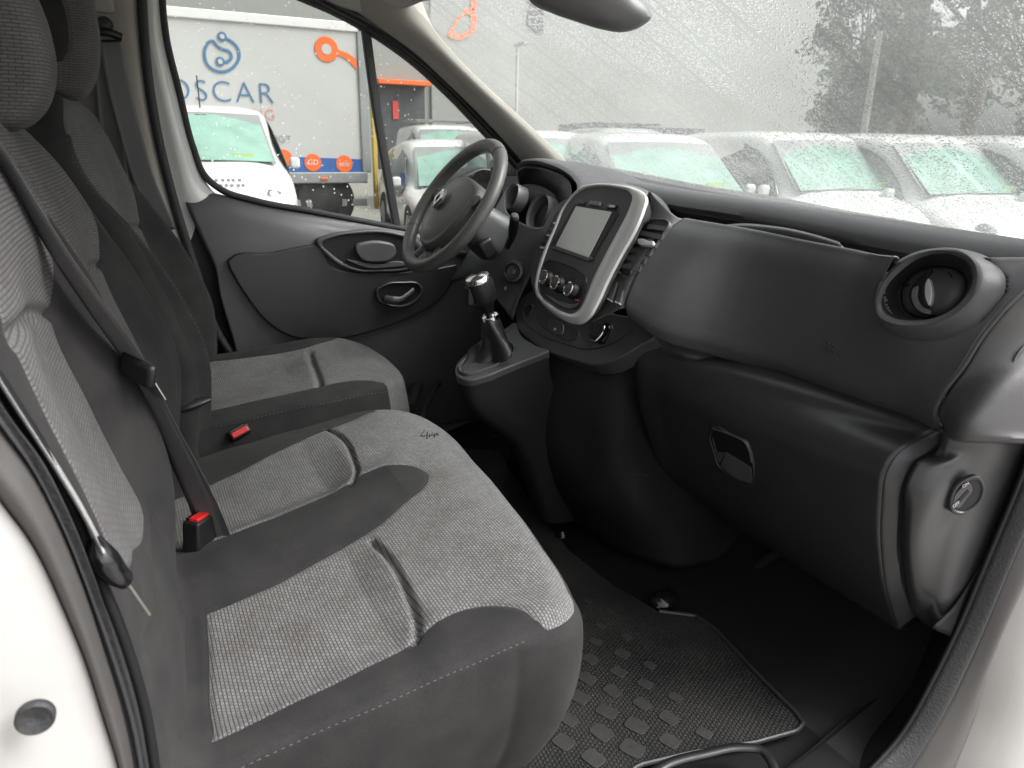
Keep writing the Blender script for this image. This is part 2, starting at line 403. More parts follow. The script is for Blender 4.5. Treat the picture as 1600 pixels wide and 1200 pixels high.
def matm():
    m, t, b = nodes('ribbed_rubber_mat')
    tc = t.nodes.new('ShaderNodeTexCoord'); mp = t.nodes.new('ShaderNodeMapping'); mp.inputs['Rotation'].default_value = (0, 0, R(8)); t.links.new(tc.outputs['Object'], mp.inputs['Vector'])
    br = t.nodes.new('ShaderNodeTexBrick'); t.links.new(mp.outputs[0], br.inputs['Vector']); br.offset = .5
    br.inputs['Scale'].default_value = 1; br.inputs['Brick Width'].default_value = .0085; br.inputs['Row Height'].default_value = .0062; br.inputs['Mortar Size'].default_value = .0022; br.inputs['Mortar Smooth'].default_value = .6
    n = mnoise(t, 7, 6)
    dust = ramp(t, n.outputs[0], [(.35, (.022, .022, .022)), (.7, (.060, .057, .053))])
    br.inputs['Color1'].default_value = (1, 1, 1, 1); br.inputs['Color2'].default_value = (.8, .8, .8, 1); br.inputs['Mortar'].default_value = (.45, .45, .45, 1)
    mu = t.nodes.new('ShaderNodeMix'); mu.data_type = 'RGBA'; mu.blend_type = 'MULTIPLY'; mu.inputs[0].default_value = 1
    t.links.new(br.outputs['Color'], mu.inputs[6]); t.links.new(dust.outputs[0], mu.inputs[7]); t.links.new(mu.outputs[2], b.inputs['Base Color'])
    t.links.new(bump(t, math_(t, 'SUBTRACT', 1, br.outputs['Fac']), .0018).outputs[0], b.inputs['Normal']); b.inputs['Roughness'].default_value = .5
    return m
MATR = matm()
STUD = plastic('worn_rubber_stud', (.034, .033, .031), .6, 300, .0005, .3)
def wetglass(name, cell, rmax, density, haze, tint, smear=False, ior=1.12):
    m = bpy.data.materials.new(name); m.use_nodes = True; t = m.node_tree; t.nodes.clear()
    out = t.nodes.new('ShaderNodeOutputMaterial')
    tc = t.nodes.new('ShaderNodeTexCoord'); vec = tc.outputs['Object']
    def layer(c, r0, dens, seed):
        mp = t.nodes.new('ShaderNodeMapping'); mp.inputs['Location'].default_value = (seed, seed*.7, 0); t.links.new(vec, mp.inputs['Vector'])
        v = t.nodes.new('ShaderNodeTexVoronoi'); v.feature = 'F1'; v.inputs['Scale'].default_value = 1/c; v.inputs['Randomness'].default_value = 1; t.links.new(mp.outputs[0], v.inputs['Vector'])
        sx = t.nodes.new('ShaderNodeSeparateColor'); t.links.new(v.outputs['Color'], sx.inputs[0])
        rad = math_(t, 'MULTIPLY', math_(t, 'POWER', sx.outputs[0], .6), r0)
        on = math_(t, 'LESS_THAN', sx.outputs[1], dens)
        rad = math_(t, 'MULTIPLY', rad, on)
        q = math_(t, 'DIVIDE', v.outputs['Distance'], math_(t, 'MAXIMUM', rad, .001))
        dome = math_(t, 'SQRT', math_(t, 'MAXIMUM', math_(t, 'SUBTRACT', 1, math_(t, 'MULTIPLY', q, q)), 0))
        return math_(t, 'MULTIPLY', dome, math_(t, 'MULTIPLY', rad, c))
    h = math_(t, 'MAXIMUM', layer(cell, rmax, density, 0), layer(cell*.42, rmax, density*.8, 3.3))
    if smear:
        # the wiper has left bands clear of drops
        dt = t.nodes.new('ShaderNodeVectorMath'); dt.operation = 'DOT_PRODUCT'; t.links.new(vec, dt.inputs[0]); dt.inputs[1].default_value = STREAK
        n1 = t.nodes.new('ShaderNodeTexNoise'); n1.noise_dimensions = '1D'; n1.inputs['Scale'].default_value = 42; n1.inputs['Detail'].default_value = 3; t.links.new(dt.outputs['Value'], n1.inputs['W'])
        band = math_(t, 'GREATER_THAN', n1.outputs[0], .60)
        h = math_(t, 'MULTIPLY', h, math_(t, 'SUBTRACT', 1, band))
    mask = math_(t, 'MULTIPLY', math_(t, 'GREATER_THAN', h, 1e-6), .78)
    bp = t.nodes.new('ShaderNodeBump'); bp.inputs['Distance'].default_value = 1.0; bp.inputs['Strength'].default_value = 1; t.links.new(h, bp.inputs['Height'])
    rf = t.nodes.new('ShaderNodeBsdfRefraction'); rf.inputs['IOR'].default_value = ior; rf.inputs['Roughness'].default_value = .02; rf.inputs['Color'].default_value = (.97, .98, .97, 1); t.links.new(bp.outputs[0], rf.inputs['Normal'])
    tr = t.nodes.new('ShaderNodeBsdfTransparent'); tr.inputs['Color'].default_value = (*tint, 1)
    gl = t.nodes.new('ShaderNodeBsdfGlossy'); gl.inputs['Roughness'].default_value = .04; t.links.new(bp.outputs[0], gl.inputs['Normal'])
    mx = t.nodes.new('ShaderNodeMixShader'); t.links.new(mask, mx.inputs[0]); t.links.new(tr.outputs[0], mx.inputs[1]); t.links.new(rf.outputs[0], mx.inputs[2])
    fr = t.nodes.new('ShaderNodeFresnel'); fr.inputs['IOR'].default_value = 1.3
    m2 = t.nodes.new('ShaderNodeMixShader'); t.links.new(fr.outputs[0], m2.inputs[0]); t.links.new(mx.outputs[0], m2.inputs[1]); t.links.new(gl.outputs[0], m2.inputs[2])
    tl = t.nodes.new('ShaderNodeBsdfTranslucent'); tl.inputs['Color'].default_value = (.9, .93, .91, 1)
    m3 = t.nodes.new('ShaderNodeMixShader')
    nh = mnoise(t, 3, 4); hz = math_(t, 'MULTIPLY', ramp(t, nh.outputs[0], [(.3, (.7,)*3), (.7, (1.3,)*3)]).outputs[0], haze)
    t.links.new(hz, m3.inputs[0]); t.links.new(m2.outputs[0], m3.inputs[1]); t.links.new(tl.outputs[0], m3.inputs[2])
    t.links.new(m3.outputs[0], out.inputs[0])
    return m
# wiper streaks run down the glass on a slant: W coordinate across them
_sd = np.array((.30, .74, -.54)); _sd /= np.linalg.norm(_sd); _sn = np.array((0, .592, .806)); STREAK = tuple(float(v) for v in np.cross(_sd, _sn))
WSG = wetglass('wet_windscreen_glass', .0055, .60, .85, .08, (.76, .80, .77), smear=True, ior=1.075)
SDG = wetglass('wet_side_glass', .010, .32, .20, .02, (.76, .79, .76))
exec_parts = True
# ================================================================== VAN SHELL
van = empty('van_body', (0, .5, -.1), 'white painted van cab shell around the seats, with beige pillar trim and wet windscreen', 'van cab')
XL, XR = -.84, .80
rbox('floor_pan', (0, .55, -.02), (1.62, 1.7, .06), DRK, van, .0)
rbox('bulkhead', (-.02, -.32, .62), (1.66, .04, 1.36), BEI, van, .0)
# roof
loft('roof_lining', [[(x, -.32, 1.33), (x, .1, 1.36), (x, .45, 1.35), (x, .66, 1.30)] for x in (XL, 0, XR)], ROOFM, van, 12, 20, thick=.03, flip=False)
rbox('far_side_panel', (-.875, .55, .28), (.02, 1.9, .72), PLB, van, 0)
rbox('far_rear_panel', (-.875, -.12, .7), (.02, .46, 1.36), BEI, van, 0)
rbox('far_side_panel', (-.864, .0, .40), (.02, .62, .76), PLB, van, 0)
# floor mat in front (separate thing below); footwell front wall
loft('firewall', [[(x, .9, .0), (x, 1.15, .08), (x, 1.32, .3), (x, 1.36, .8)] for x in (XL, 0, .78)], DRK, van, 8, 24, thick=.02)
# windscreen surface: y = YB(x) - (z-.86)*1.36
def YB(x): return 1.45 - .12*(x/.78)**2
def wsp(px, py):
    d = ray(px, py); t = 1.0
    for _ in range(60):
        p = CAM+d*t; g = p[1]-(YB(p[0])-(p[2]-.86)*1.36); t -= g/((d[1]+1.36*d[2]+.26*p[0]*d[0]/.78**2)+1e-9)*.7
    return CAM+d*t
G = []
for x in np.linspace(-.80, .84, 40): G.append([(x, YB(x)-(z-.86)*1.36, z) for z in np.linspace(.80, 1.36, 16)])
o = newmesh('windscreen', np.array(G).reshape(-1, 3), gridfaces(40, 16), WSG, van, None)
o['label'] = 'rain-covered windscreen with fine droplets and wiper streaks'
# far A pillar (beige) between door window and windscreen
e1 = [(470, -45), (520, -5), (575, 33), (640, 78), (700, 132), (760, 192), (800, 236), (840, 285)]
e2 = [(665, -60), (658, -10), (668, 25), (700, 72), (760, 134), (830, 198), (895, 262), (920, 290)]
colA = [P(*p, 'X', -.80) for p in e1]
colB = [P(*p, 'X', -.725) for p in e2]
mid = [a*.5+b*.5+np.array((.030, -.012, .0)) for a, b in zip(colA, colB)]
q1 = [a*.8+b*.2+np.array((.022, -.008, .0)) for a, b in zip(colA, colB)]
q2 = [a*.2+b*.8+np.array((.020, -.01, .0)) for a, b in zip(colA, colB)]
loft('pillar_trim', [colA, q1, mid, q2, colB], BEI, van, 24, 60, thick=.012)
# black edge between pillar and windscreen
sweep('windscreen_seal', [P(*p, 'X', -.735) for p in [(657, -60), (655, -10), (664, 22), (696, 72), (757, 136), (828, 201), (893, 263), (925, 292)]], circ(.006, 8), RUB, van, n=60)
# headlining corner over the pillar
loft('roof_edge_trim', [[P(*p, 'X', -.79) for p in [(430, -60), (480, -20), (520, 5), (560, 20)]], [P(*p, 'X', -.70) for p in [(520, -90), (560, -60), (600, -30), (640, 10)]], [P(*p, 'X', -.55) for p in [(560, -160), (640, -120), (700, -70), (690, -20)]]], ROOFM, van, 16, 24, thick=.01)
# header above windscreen
loft('header_trim', [[(x, .62, 1.345), (x, .69, 1.31), (x, YB(x)-.43*1.36, 1.29)] for x in (-.78, -.4, 0, .4, .82)], ROOFM, van, 20, 10, thick=.01)
# passenger A pillar
loft('pillar_trim', [[(.80, YB(.8)-(z-.86)*1.36-.05, z) for z in (.86, 1.0, 1.2, 1.34)], [(.845, YB(.8)-(z-.86)*1.36-.07, z) for z in (.86, 1.0, 1.2, 1.34)], [(.86, YB(.8)-(z-.86)*1.36+.02, z) for z in (.86, 1.0, 1.2, 1.34)]], PLB, van, 10, 20, thick=.01)
# far B pillar: beige trim with its vertical ribs, then white painted flange and black seal
bl = [(60, -60), (100, 40), (120, 180), (140, 320), (200, 500)]
b2 = [(196, -40), (204, 60), (222, 180), (247, 300), (290, 430), (330, 520)]
b3 = [(213, -40), (219, 60), (234, 180), (262, 300), (300, 420), (335, 500)]
loft('pillar_trim', [[P(*p, 'X', -.82) for p in bl], [P(p[0]-60, p[1], 'X', -.80) for p in b2], [P(p[0]-12, p[1], 'X', -.775) for p in b2], [P(*p, 'X', -.775) for p in b2], [P(*p, 'X', -.80) for p in b3]], BEI, van, 30, 50, thick=.01, smooth_u=True)
sweep('door_aperture_seal', [P(*p, 'X', -.79) for p in [(219, -60), (222, 0), (228, 90), (244, 200), (268, 300), (305, 420), (340, 520), (400, 600)]], circ(.011, 10), RUB, van, up=(1, 0, 0), n=60)
# belt height adjuster
rbox('belt_height_adjuster', P(163, 20, 'X', -.79), (.02, .05, .16), BEI, van, .008)
rbox('adjuster_button', P(160, 2, 'X', -.775), (.018, .045, .05), BEI, van, .008)

# ---- passenger door aperture (near side): painted jamb, plastic cover, rubber seal
def strip(name, a, b, xa, xb, mat, bulge=0, n=80, thick=.006, m=10):
    A = resample([P(*p, 'X', xa) for p in a], n); B = resample([P(*p, 'X', xb) for p in b], n)
    rows = []
    for t in np.linspace(0, 1, m): rows.append(A*(1-t)+B*t+np.array((bulge*math.sin(math.pi*t), 0, 0)))
    V = np.array(rows).transpose(1, 0, 2).reshape(-1, 3); F = gridfaces(n, m)
    nn_ = np.cross(V[m]-V[0], V[1]-V[0])
    if nn_[0] < 0: F = [f[::-1] for f in F]
    o = newmesh(name, V, F, mat, van, 60); solid(o, thick, -1); return o
s0 = [(-60, 520), (0, 615), (57, 706), (105, 800), (151, 914), (188, 1010), (215, 1100), (240, 1240)]   # inner rubber edge
s1 = [(-60, 565), (0, 660), (50, 726), (90, 802), (130, 900), (166, 1010), (193, 1100), (220, 1240)]
s2 = [(-60, 700), (0, 784), (49, 851), (97, 949), (131, 1031), (161, 1125), (184, 1200), (190, 1250)]
strip('door_aperture_seal', s0, s1, .795, .81, RUB, .016)
strip('jamb_cover', s1, s2, .812, .822, RUBG, .012)
far = [(-300, 700), (-300, 784), (-300, 851), (-300, 949), (-300, 1031), (-300, 1125), (-300, 1200), (-300, 1250)]
strip('door_jamb', s2, far, .824, .87, WHJ, .02, thick=.01)
# inner side of the jamb going into the cab
strip('jamb_return', [(p[0]+8, p[1]-4) for p in s0], s0, .70, .795, DRK, 0)
c = P(55, 1122, 'X', .872)
lathe('jamb_plug', [(0, .0), (.007, .002), (.0095, .003), (.0110, .001), (.0110, -.003)], c, (1, 0, .1), RUB, van, 30)
# right lower side: A post foot
r0 = [(1660, 590), (1593, 765), (1545, 880), (1500, 985), (1462, 1062), (1415, 1145), (1330, 1240)]
r1 = [(1700, 600), (1615, 790), (1566, 905), (1512, 1035), (1478, 1105), (1440, 1170), (1385, 1260)]
r2 = [(1760, 640), (1640, 840), (1600, 917), (1550, 1033), (1520, 1133), (1497, 1190), (1470, 1260)]
strip('door_aperture_seal', r0, r1, .80, .815, RUB, .014)
strip('jamb_cover', r1, r2, .817, .83, RUBG, .010)
strip('door_jamb', r2, [(2100, 700), (2000, 900), (2000, 980), (2000, 1060), (2000, 1160), (2000, 1240), (2000, 1300)], .832, .90, WHJ, .02, thick=.01)
strip('jamb_return', r0, [(p[0]-30, p[1]-10) for p in r0], .80, .70, PLB, 0)
# door sill and wheel arch hump inside the lower right
loft('sill_trim', [[P(*p, 'X', .79) for p in [(1470, 1050), (1440, 1105), (1390, 1170), (1310, 1260)]], [P(*p, 'X', .745) for p in [(1440, 1060), (1400, 1110), (1340, 1170), (1240, 1260)]], [P(*p, 'X', .70) for p in [(1420, 1070), (1380, 1110), (1300, 1170), (1180, 1260)]], [P(*p, 'Z', .045) for p in [(1400, 1075), (1340, 1110), (1255, 1180), (1150, 1260)]]], DRK, van, 24, 40, thick=0)


# ================================================================== DRIVER'S DOOR (far side)
door = empty('driver_door', (-.82, .55, .0), 'closed far front door with dark grey trim panel, armrest recess and wet window', 'van door')
top = [(283, 297), (300, 294), (330, 300), (400, 318), (500, 336), (600, 353), (680, 367), (760, 382)]
colT = [P(*p, 'X', -.835) for p in top]
colT2 = [p+np.array((.018, 0, -.004)) for p in colT]
colM = [P(p[0]+5, p[1]+14+.03*(p[0]-280), 'X', -.80) for p in top]
crease = [(340, 432), (345, 418), (360, 404), (420, 395), (500, 377), (560, 366), (640, 368), (760, 392)]
colC = [P(*p, 'X', -.775) for p in crease]
low = [(372, 560), (380, 540), (400, 520), (440, 528), (520, 530), (600, 510), (680, 470), (760, 420)]
colL = [P(*p, 'X', -.775) for p in low]
colF = [np.array((-.79, p[1], .05)) for p in colL]
loft('door_card', [colT, colT2, colM, [c*.5+d*.5+np.array((.004, 0, 0)) for c, d in zip(colM, colC)], colC, [c+np.array((0, 0, -.02)) for c in colC], colL, colF], PLM, door, 70, 80, thick=.02, off=-1)
# lower pocket panel with its own outline, a little proud
pk = [(356, 408), (362, 402), (420, 396), (480, 384), (497, 382), (520, 418), (545, 424), (600, 426), (690, 418), (717, 415), (712, 432), (700, 455), (680, 475), (650, 492), (600, 512), (540, 528), (490, 531), (455, 526), (420, 505), (390, 470), (365, 430)]
prism('map_pocket', [P(*p, 'X', -.758) for p in resample(pk, 60, True)], (1, 0, 0), .02, PL, door, .004)
# armrest scoop
rim = [(494, 377), (520, 366), (560, 360), (595, 359), (625, 364), (650, 372), (665, 392), (660, 412), (640, 421), (600, 425), (555, 424), (530, 415), (508, 398)]
rin = [(503, 381), (525, 371), (560, 366), (595, 365), (622, 370), (640, 377), (652, 393), (648, 409), (632, 417), (600, 420), (560, 419), (538, 411), (518, 397)]
annulus('armrest_rim', [P(*p, 'X', -.752) for p in rim], [P(*p, 'X', -.752) for p in rin], (1, 0, 0), .02, PLM, door, .004)
prism('armrest_recess', [P(*p, 'X', -.756) for p in resample(rin, 50, True)], (1, 0, 0), .004, PLB, door, 0)
prism('grab_cup', [P(*p, 'X', -.735) for p in resample([(556, 384), (570, 379), (600, 378), (617, 384), (620, 396), (612, 406), (590, 411), (566, 407), (557, 396)], 40, True)], (1, 0, -.2), .015, PLM, door, .006)
prism('grab_cup_shelf', [P(*p, 'X', -.742) for p in resample([(540, 405), (560, 408), (590, 413), (625, 408), (640, 413), (610, 418), (570, 418)], 40, True)], (1, 0, .3), .012, PLM, door, .004)
# door release
hr = [(588, 453), (600, 444), (630, 440), (655, 443), (661, 452), (652, 470), (640, 477), (605, 478), (590, 470)]
hi = [(592, 455), (603, 447), (630, 444), (651, 446), (656, 453), (648, 468), (638, 474), (607, 475), (594, 468)]
annulus('release_bezel', [P(*p, 'X', -.748) for p in hr], [P(*p, 'X', -.748) for p in hi], (1, 0, 0), .008, PL, door, .003)
prism('release_bowl', [P(*p, 'X', -.754) for p in resample(hi, 40, True)], (1, 0, 0), .002, PLB, door, 0)
sweep('door_handle', [P(*p, 'X', x) for p, x in [((602, 467), -.748), ((612, 469), -.735), ((625, 468), -.732), ((637, 460), -.738), ((646, 452), -.75)]], circ(.0075, 12, .005), PLM, door, up=(1, 0, 0), n=24, scales=[1.5, 1.7, 1.1, .9, .8])
# window frame: white painted inner frame and black seal
wout = [(240, -60), (238, -10), (243, 40), (262, 130), (285, 210), (305, 262), (318, 288), (335, 300)]
win_ = [(262, -60), (257, -8), (262, 50), (284, 150), (306, 235), (324, 276), (340, 292), (370, 306)]
V1 = [P(p[0], p[1], 'X', -.80) for p in [(212, -60), (220, 0), (227, 60), (240, 140), (254, 220), (272, 300), (284, 345), (296, 380)]]
V1b = [P(p[0]-6, p[1], 'X', -.800) for p in [(240, -60), (244, 0), (250, 60), (268, 140), (290, 220), (312, 290), (325, 310), (330, 320)]]
V2 = [P(*p, 'X', -.83) for p in [(250, -60), (252, 0), (258, 60), (280, 150), (302, 235), (322, 285), (335, 300), (350, 310)]]
loft('window_frame', [V1, V1b, V2], WHP, door, 16, 60, thick=.01)
sweep('window_seal', [P(*p, 'X', -.828) for p in [(258, -70), (253, -8), (258, 50), (280, 145), (302, 232), (320, 275), (345, 296), (400, 314), (480, 329), (600, 352), (700, 370)]], circ(.009, 10, .012), RUB, door, up=(1, 0, 0), n=100)
sweep('window_seal', [P(*p, 'X', -.828) for p in [(380, -50), (460, -8), (520, 18), (570, 45), (640, 93), (700, 147), (760, 210), (800, 252), (830, 290)]], circ(.010, 10, .016), RUB, door, up=(1, 0, 0), n=80)
sweep('window_seal', [P(*p, 'X', -.81) for p in [(420, -50), (500, -5), (560, 26), (600, 48), (650, 84), (700, 128), (760, 190), (815, 250)]], circ(.016, 10), PLB, door, n=80)
sweep('quarter_light_divider', [P(*p, 'X', -.832) for p in [(571, 45), (585, 150), (603, 260), (621, 362)]], rrect(.024, .02, .004), RUB, door, up=(1, 0, 0), n=20)
gl = [(250, -60), (258, 60), (285, 170), (308, 245), (325, 285), (400, 320), (620, 362), (760, 385), (840, 300), (760, 205), (640, 88), (520, 10), (420, -60)]
o = prism('window_glass', [P(*p, 'X', -.842) for p in gl], (1, 0, 0), .001, SDG, door, 0)
# one-sided single sheet is enough for glass: remove back faces
bm = bmesh.new(); bm.from_mesh(o.data); bm.faces.ensure_lookup_table(); bmesh.ops.delete(bm, geom=bm.faces[1:], context='FACES'); bm.to_mesh(o.data); bm.free()
# mirror triangle seen through the wheel, dark
prism('quarter_sail_panel', [P(*p, 'X', -.825) for p in [(768, 262), (798, 236), (830, 270), (830, 330), (775, 345), (760, 350), (768, 300)]], (1, 0, 0), .01, PL, door, .003)
# exterior mirror
em = tag(prism('wing_mirror', [P(*p, 'X', -.98) for p in resample([(712, 285), (735, 268), (760, 262), (778, 268), (782, 290), (775, 315), (740, 322), (715, 312)], 40, True)], (1, 0, 0), .12, PLB, None, .012), 'black exterior mirror outside the far door, seen through the steering wheel', 'mirror')
prism('mirror_glass', [P(*p, 'X', -.975) for p in resample([(740, 272), (757, 265), (773, 271), (775, 290), (766, 308), (742, 313)], 40, True)], (1, 0, 0), .004, CHR, em, 0)
# floor cover / step edge between door and console, dark hump
sweep('floor_hump', [P(*p, 'Z', .2) for p in [(640, 640), (655, 600), (690, 565), (740, 553)]], circ(.018, 10), PL, van, n=30)
sweep('floor_hump', [P(*p, 'Z', .2) for p in [(655, 680), (668, 625), (700, 590), (745, 575)]], circ(.008, 10), PL, van, n=30)

# ================================================================== SEATS
def table_fn(cols, zk):
    xs = sorted(cols); T = np.array([cols[x] for x in xs])
    # smooth blend across X using dense cosine interpolation
    Xd = np.linspace(xs[0], xs[-1], 200)
    zz = np.linspace(zk[0], zk[-1], 120)
    rows = np.array([np.interp(zz, zk, T[i]) for i in range(len(xs))])
    def cosi(xq):
        k = np.clip(np.searchsorted(xs, xq)-1, 0, len(xs)-2); a = np.array(xs)[k]; b = np.array(xs)[k+1]; t = np.clip((xq-a)/(b-a), 0, 1); return k, (1-np.cos(math.pi*t))/2*.5+t*.5
    ker = np.exp(-(np.arange(-8, 9)/3.6)**2); ker /= ker.sum()
    k, t = cosi(Xd); D = rows[k]*(1-t[:, None])+rows[k+1]*t[:, None]
    Dp = np.pad(D, ((8, 8), (8, 8)), 'edge')
    D1 = sum(ker[i]*Dp[:, i:i+120] for i in range(17)); k2 = np.exp(-(np.arange(-8, 9)/1.6)**2); k2 /= k2.sum(); D2 = sum(k2[i]*D1[i:i+200] for i in range(17))
    def fn(Q):
        u = np.clip((Q[:, 0]-Xd[0])/(Xd[-1]-Xd[0]), 0, 1)*199; v = np.clip((Q[:, 1]-zz[0])/(zz[-1]-zz[0]), 0, 1)*119
        i = np.minimum(u.astype(int), 198); j = np.minimum(v.astype(int), 118); a = u-i; b = v-j
        return D2[i, j]*(1-a)*(1-b)+D2[i+1, j]*a*(1-b)+D2[i, j+1]*(1-a)*b+D2[i+1, j+1]*a*b
    return fn
FR_BACK = ((0, 0, 0), (1, 0, 0), (0, 0, 1), (0, 1, 0))
FR_CUSH = ((0, 0, 0), (1, 0, 0), (0, 1, 0), (0, 0, 1))

bench = empty('bench_seat', (.3, .2, .06), 'double passenger bench seat in light grey knit and dark fabric, nearest the open door', 'seat')
# cushion
co = [(.715, -.10), (.718, .0), (.720, .10), (.720, .20), (.720, .28), (.718, .345), (.70, .386), (.645, .412), (.54, .434), (.40, .456), (.24, .474), (.12, .486), (.03, .480), (-.035, .448), (-.072, .40), (-.088, .33), (-.085, .25), (-.065, .15), (-.045, .05), (-.04, -.10), (.3, -.10)]
def hb(Q):
    x, y = Q[:, 0], Q[:, 1]
    z = .385+.055*np.clip(y/.45, -.3, 1)
    z -= .020*np.clip((y-.38)/.11, 0, 1)**2
    def lobe(c, w): return np.exp(-((x-c)/w)**4)
    # seat hollows
    z -= .016*lobe(.55, .125)*np.clip((.27-y)/.05, 0, 1)
    z -= .016*lobe(.16, .12)*np.clip((.30-y)/.05, 0, 1)
    # centre bolster raised
    z += .014*np.exp(-((x-.36+.25*y)/.07)**4)*np.clip((.40-y)/.06, 0, 1)
    z += .012*np.exp(-((x-.70)/.04)**2)
    z -= .03*np.clip((.02-x)/.13, 0, 1)**1.5
    z += .05*np.clip((.02-y)/.06, 0, 1)**2*(x > .28)
    z += .0012*np.sin(x*31+2*np.sin(y*23))*np.sin(y*27+1)
    return z
D1 = [(.80, -.2), (.689, -.2), (.689, .0), (.677, .09), (.662, .17), (.65, .24), (.640, .280), (.638, .305), (.652, .335), (.685, .355), (.73, .362), (.80, .36)]
D2 = [(.300, -.2), (.303, .03), (.305, .075), (.288, .16), (.262, .249), (.249, .292), (.240, .345), (.252, .385), (.285, .398), (.325, .382), (.363, .325), (.392, .282), (.415, .215), (.436, .131), (.448, .034), (.45, -.2)]
D3 = [(-.3, -.2), (.075, -.2), (.072, .08), (.045, .163), (.018, .237), (-.01, .325), (-.05, .40), (-.085, .44), (-.15, .47), (-.3, .47)]
D4 = [(.29, .034), (.42, .036), (.5, .030), (.60, .02), (.70, .01), (.75, -.2), (.29, -.2)]
G1 = ([(.425, .259), (.483, .266), (.563, .262), (.64, .246), (.660, .235)], .009, .0045)
G2 = ([(-.005, .305), (.06, .318), (.147, .312), (.235, .292), (.27, .272)], .009, .0045)
pad('seat_cushion', co, FR_CUSH, hb, .028, lambda ol: .25+0*ol[:, 1], FAB, bench, [D1, D2, D3, D4], [G1, G2], N=760, M=180, bulge=.004, taper=.060,
    side_dark=True, cen=(.32, .2), Rf=lambda ol: .012+.030*np.clip((ol[:, 1]-.33)/.06, 0, 1)+.0*ol[:, 0])
# stitched seam on the outboard edge
def stitches(parent, pts, step=.0075, ln=.0044, r=.00042, mat=None, name='stitching'):
    p = resample(pts, 400); L = np.linalg.norm(np.diff(p, axis=0), axis=1).sum(); n = int(L/step)
    q = resample(pts, n*10); V = []; F = []
    for k in range(n):
        a = q[k*10]; b = q[min(k*10+int(10*ln/step), len(q)-1)]; d = b-a; d /= np.linalg.norm(d)+1e-9
        s = np.cross(d, (0, 0, 1.)); s /= np.linalg.norm(s)+1e-9; u = np.cross(s, d); i0 = len(V)
        for e in (a, b):
            for w_ in ((1, 0), (0, 1), (-1, 0), (0, -1)): V.append(e+s*r*w_[0]+u*r*w_[1])
        F += [(i0, i0+1, i0+5, i0+4), (i0+1, i0+2, i0+6, i0+5), (i0+2, i0+3, i0+7, i0+6), (i0+3, i0, i0+4, i0+7), (i0+3, i0+2, i0+1, i0), (i0+4, i0+5, i0+6, i0+7)]
    return newmesh(name, V, F, mat or PLM, parent, None)
THR = plastic('grey_thread', (.13, .125, .12), .8, 300, 0)
edge = [(.7275, y) for y in np.linspace(-.03, .31, 20)]+[(.727, .345), (.718, .38), (.70, .41)]
E_ = np.array(edge); zz = hb(np.c_[np.minimum(E_[:, 0], .72), E_[:, 1]])-.006
stitches(bench, [(a+.0035, b, c) for (a, b), c in zip(edge, zz)], mat=THR)
# lower plinth
rbox('seat_base', (.30, .16, .16), (.70, .34, .24), PLB, bench, .02)
# backrest
zk = [.30, .40, .45, .50, .55, .60, .65, .70, .75, .80, .85, .90, .96, 1.02]
bc = {
 .76: [-.05, -.040, -.04, -.042, -.045, -.05, -.056, -.064, -.076, -.088, -.099, -.109, -.122, -.15],
 .72: [-.03, -.020, -.022, -.026, -.031, -.036, -.043, -.054, -.067, -.078, -.088, -.098, -.11, -.14],
 .64: [-.01, -.005, -.008, -.013, -.022, -.032, -.044, -.057, -.069, -.076, -.082, -.090, -.105, -.14],
 .54: [.0, .003, -.002, -.012, -.026, -.038, -.052, -.066, -.078, -.082, -.080, -.088, -.106, -.14],
 .43: [.01, .010, .006, .000, -.018, -.034, -.049, -.061, -.074, -.078, -.073, -.085, -.106, -.14],
 .35: [.0, .006, .014, .020, .020, .012, .001, -.010, -.022, -.036, -.060, -.080, -.105, -.14],
 .315: [-.01, .0, .010, .016, .017, .010, -.001, -.013, -.026, -.040, -.063, -.082, -.106, -.14],
 .280: [-.10, -.09, -.08, -.075, -.075, -.08, -.085, -.09, -.095, -.10, -.10, -.102, -.112, -.14],
 .23: [-.01, .0, .01, .015, .014, .006, -.008, -.022, -.036, -.05, -.066, -.083, -.108, -.14],
 .17: [.0, .010, .012, .010, .004, -.006, -.018, -.032, -.045, -.052, -.058, -.078, -.112, -.14],
 .07: [.01, .018, .018, .014, .006, -.004, -.016, -.032, -.046, -.048, -.05, -.070, -.118, -.15],
 -.02: [.02, .024, .026, .026, .019, .008, -.008, -.025, -.039, -.040, -.045, -.066, -.112, -.15],
 -.06: [.03, .038, .044, .052, .054, .046, .030, .010, -.008, -.022, -.042, -.066, -.11, -.16],
 -.095: [.03, .045, .056, .064, .069, .063, .048, .028, .008, -.02, -.046, -.072, -.12, -.17],
 -.13: [.0, .02, .03, .04, .045, .04, .026, .008, -.01, -.04, -.065, -.09, -.14, -.19]}
hbk = table_fn(bc, zk)
ob = [(.735, .33), (.742, .42), (.742, .55), (.742, .70), (.738, .82), (.72, .90), (.66, .950), (.55, .962), (.40, .962), (.27, .958), (.18, .962), (.08, .960), (.0, .945), (-.045, .905), (-.075, .85), (-.10, .78), (-.108, .70), (-.112, .60), (-.112, .50), (-.108, .42), (-.10, .33), (.3, .33)]
K1 = [(.272, .99), (.272, .875), (.36, .862), (.385, .848), (.41, .80), (.432, .768), (.434, .66), (.445, .60), (.455, .545), (.50, .535), (.60, .57), (.70, .61), (.700, .70), (.695, .80), (.695, .88), (.70, .99)]
K2 = [(.272, .99), (.272, .86), (.25, .82), (.215, .77), (.195, .66), (.185, .56), (.17, .515), (.08, .50), (-.01, .52), (-.018, .575), (-.02, .633), (-.024, .70), (-.03, .756), (-.045, .80), (-.068, .832), (-.10, .85), (-.2, .99)]
def dkfrom(knits): return knits
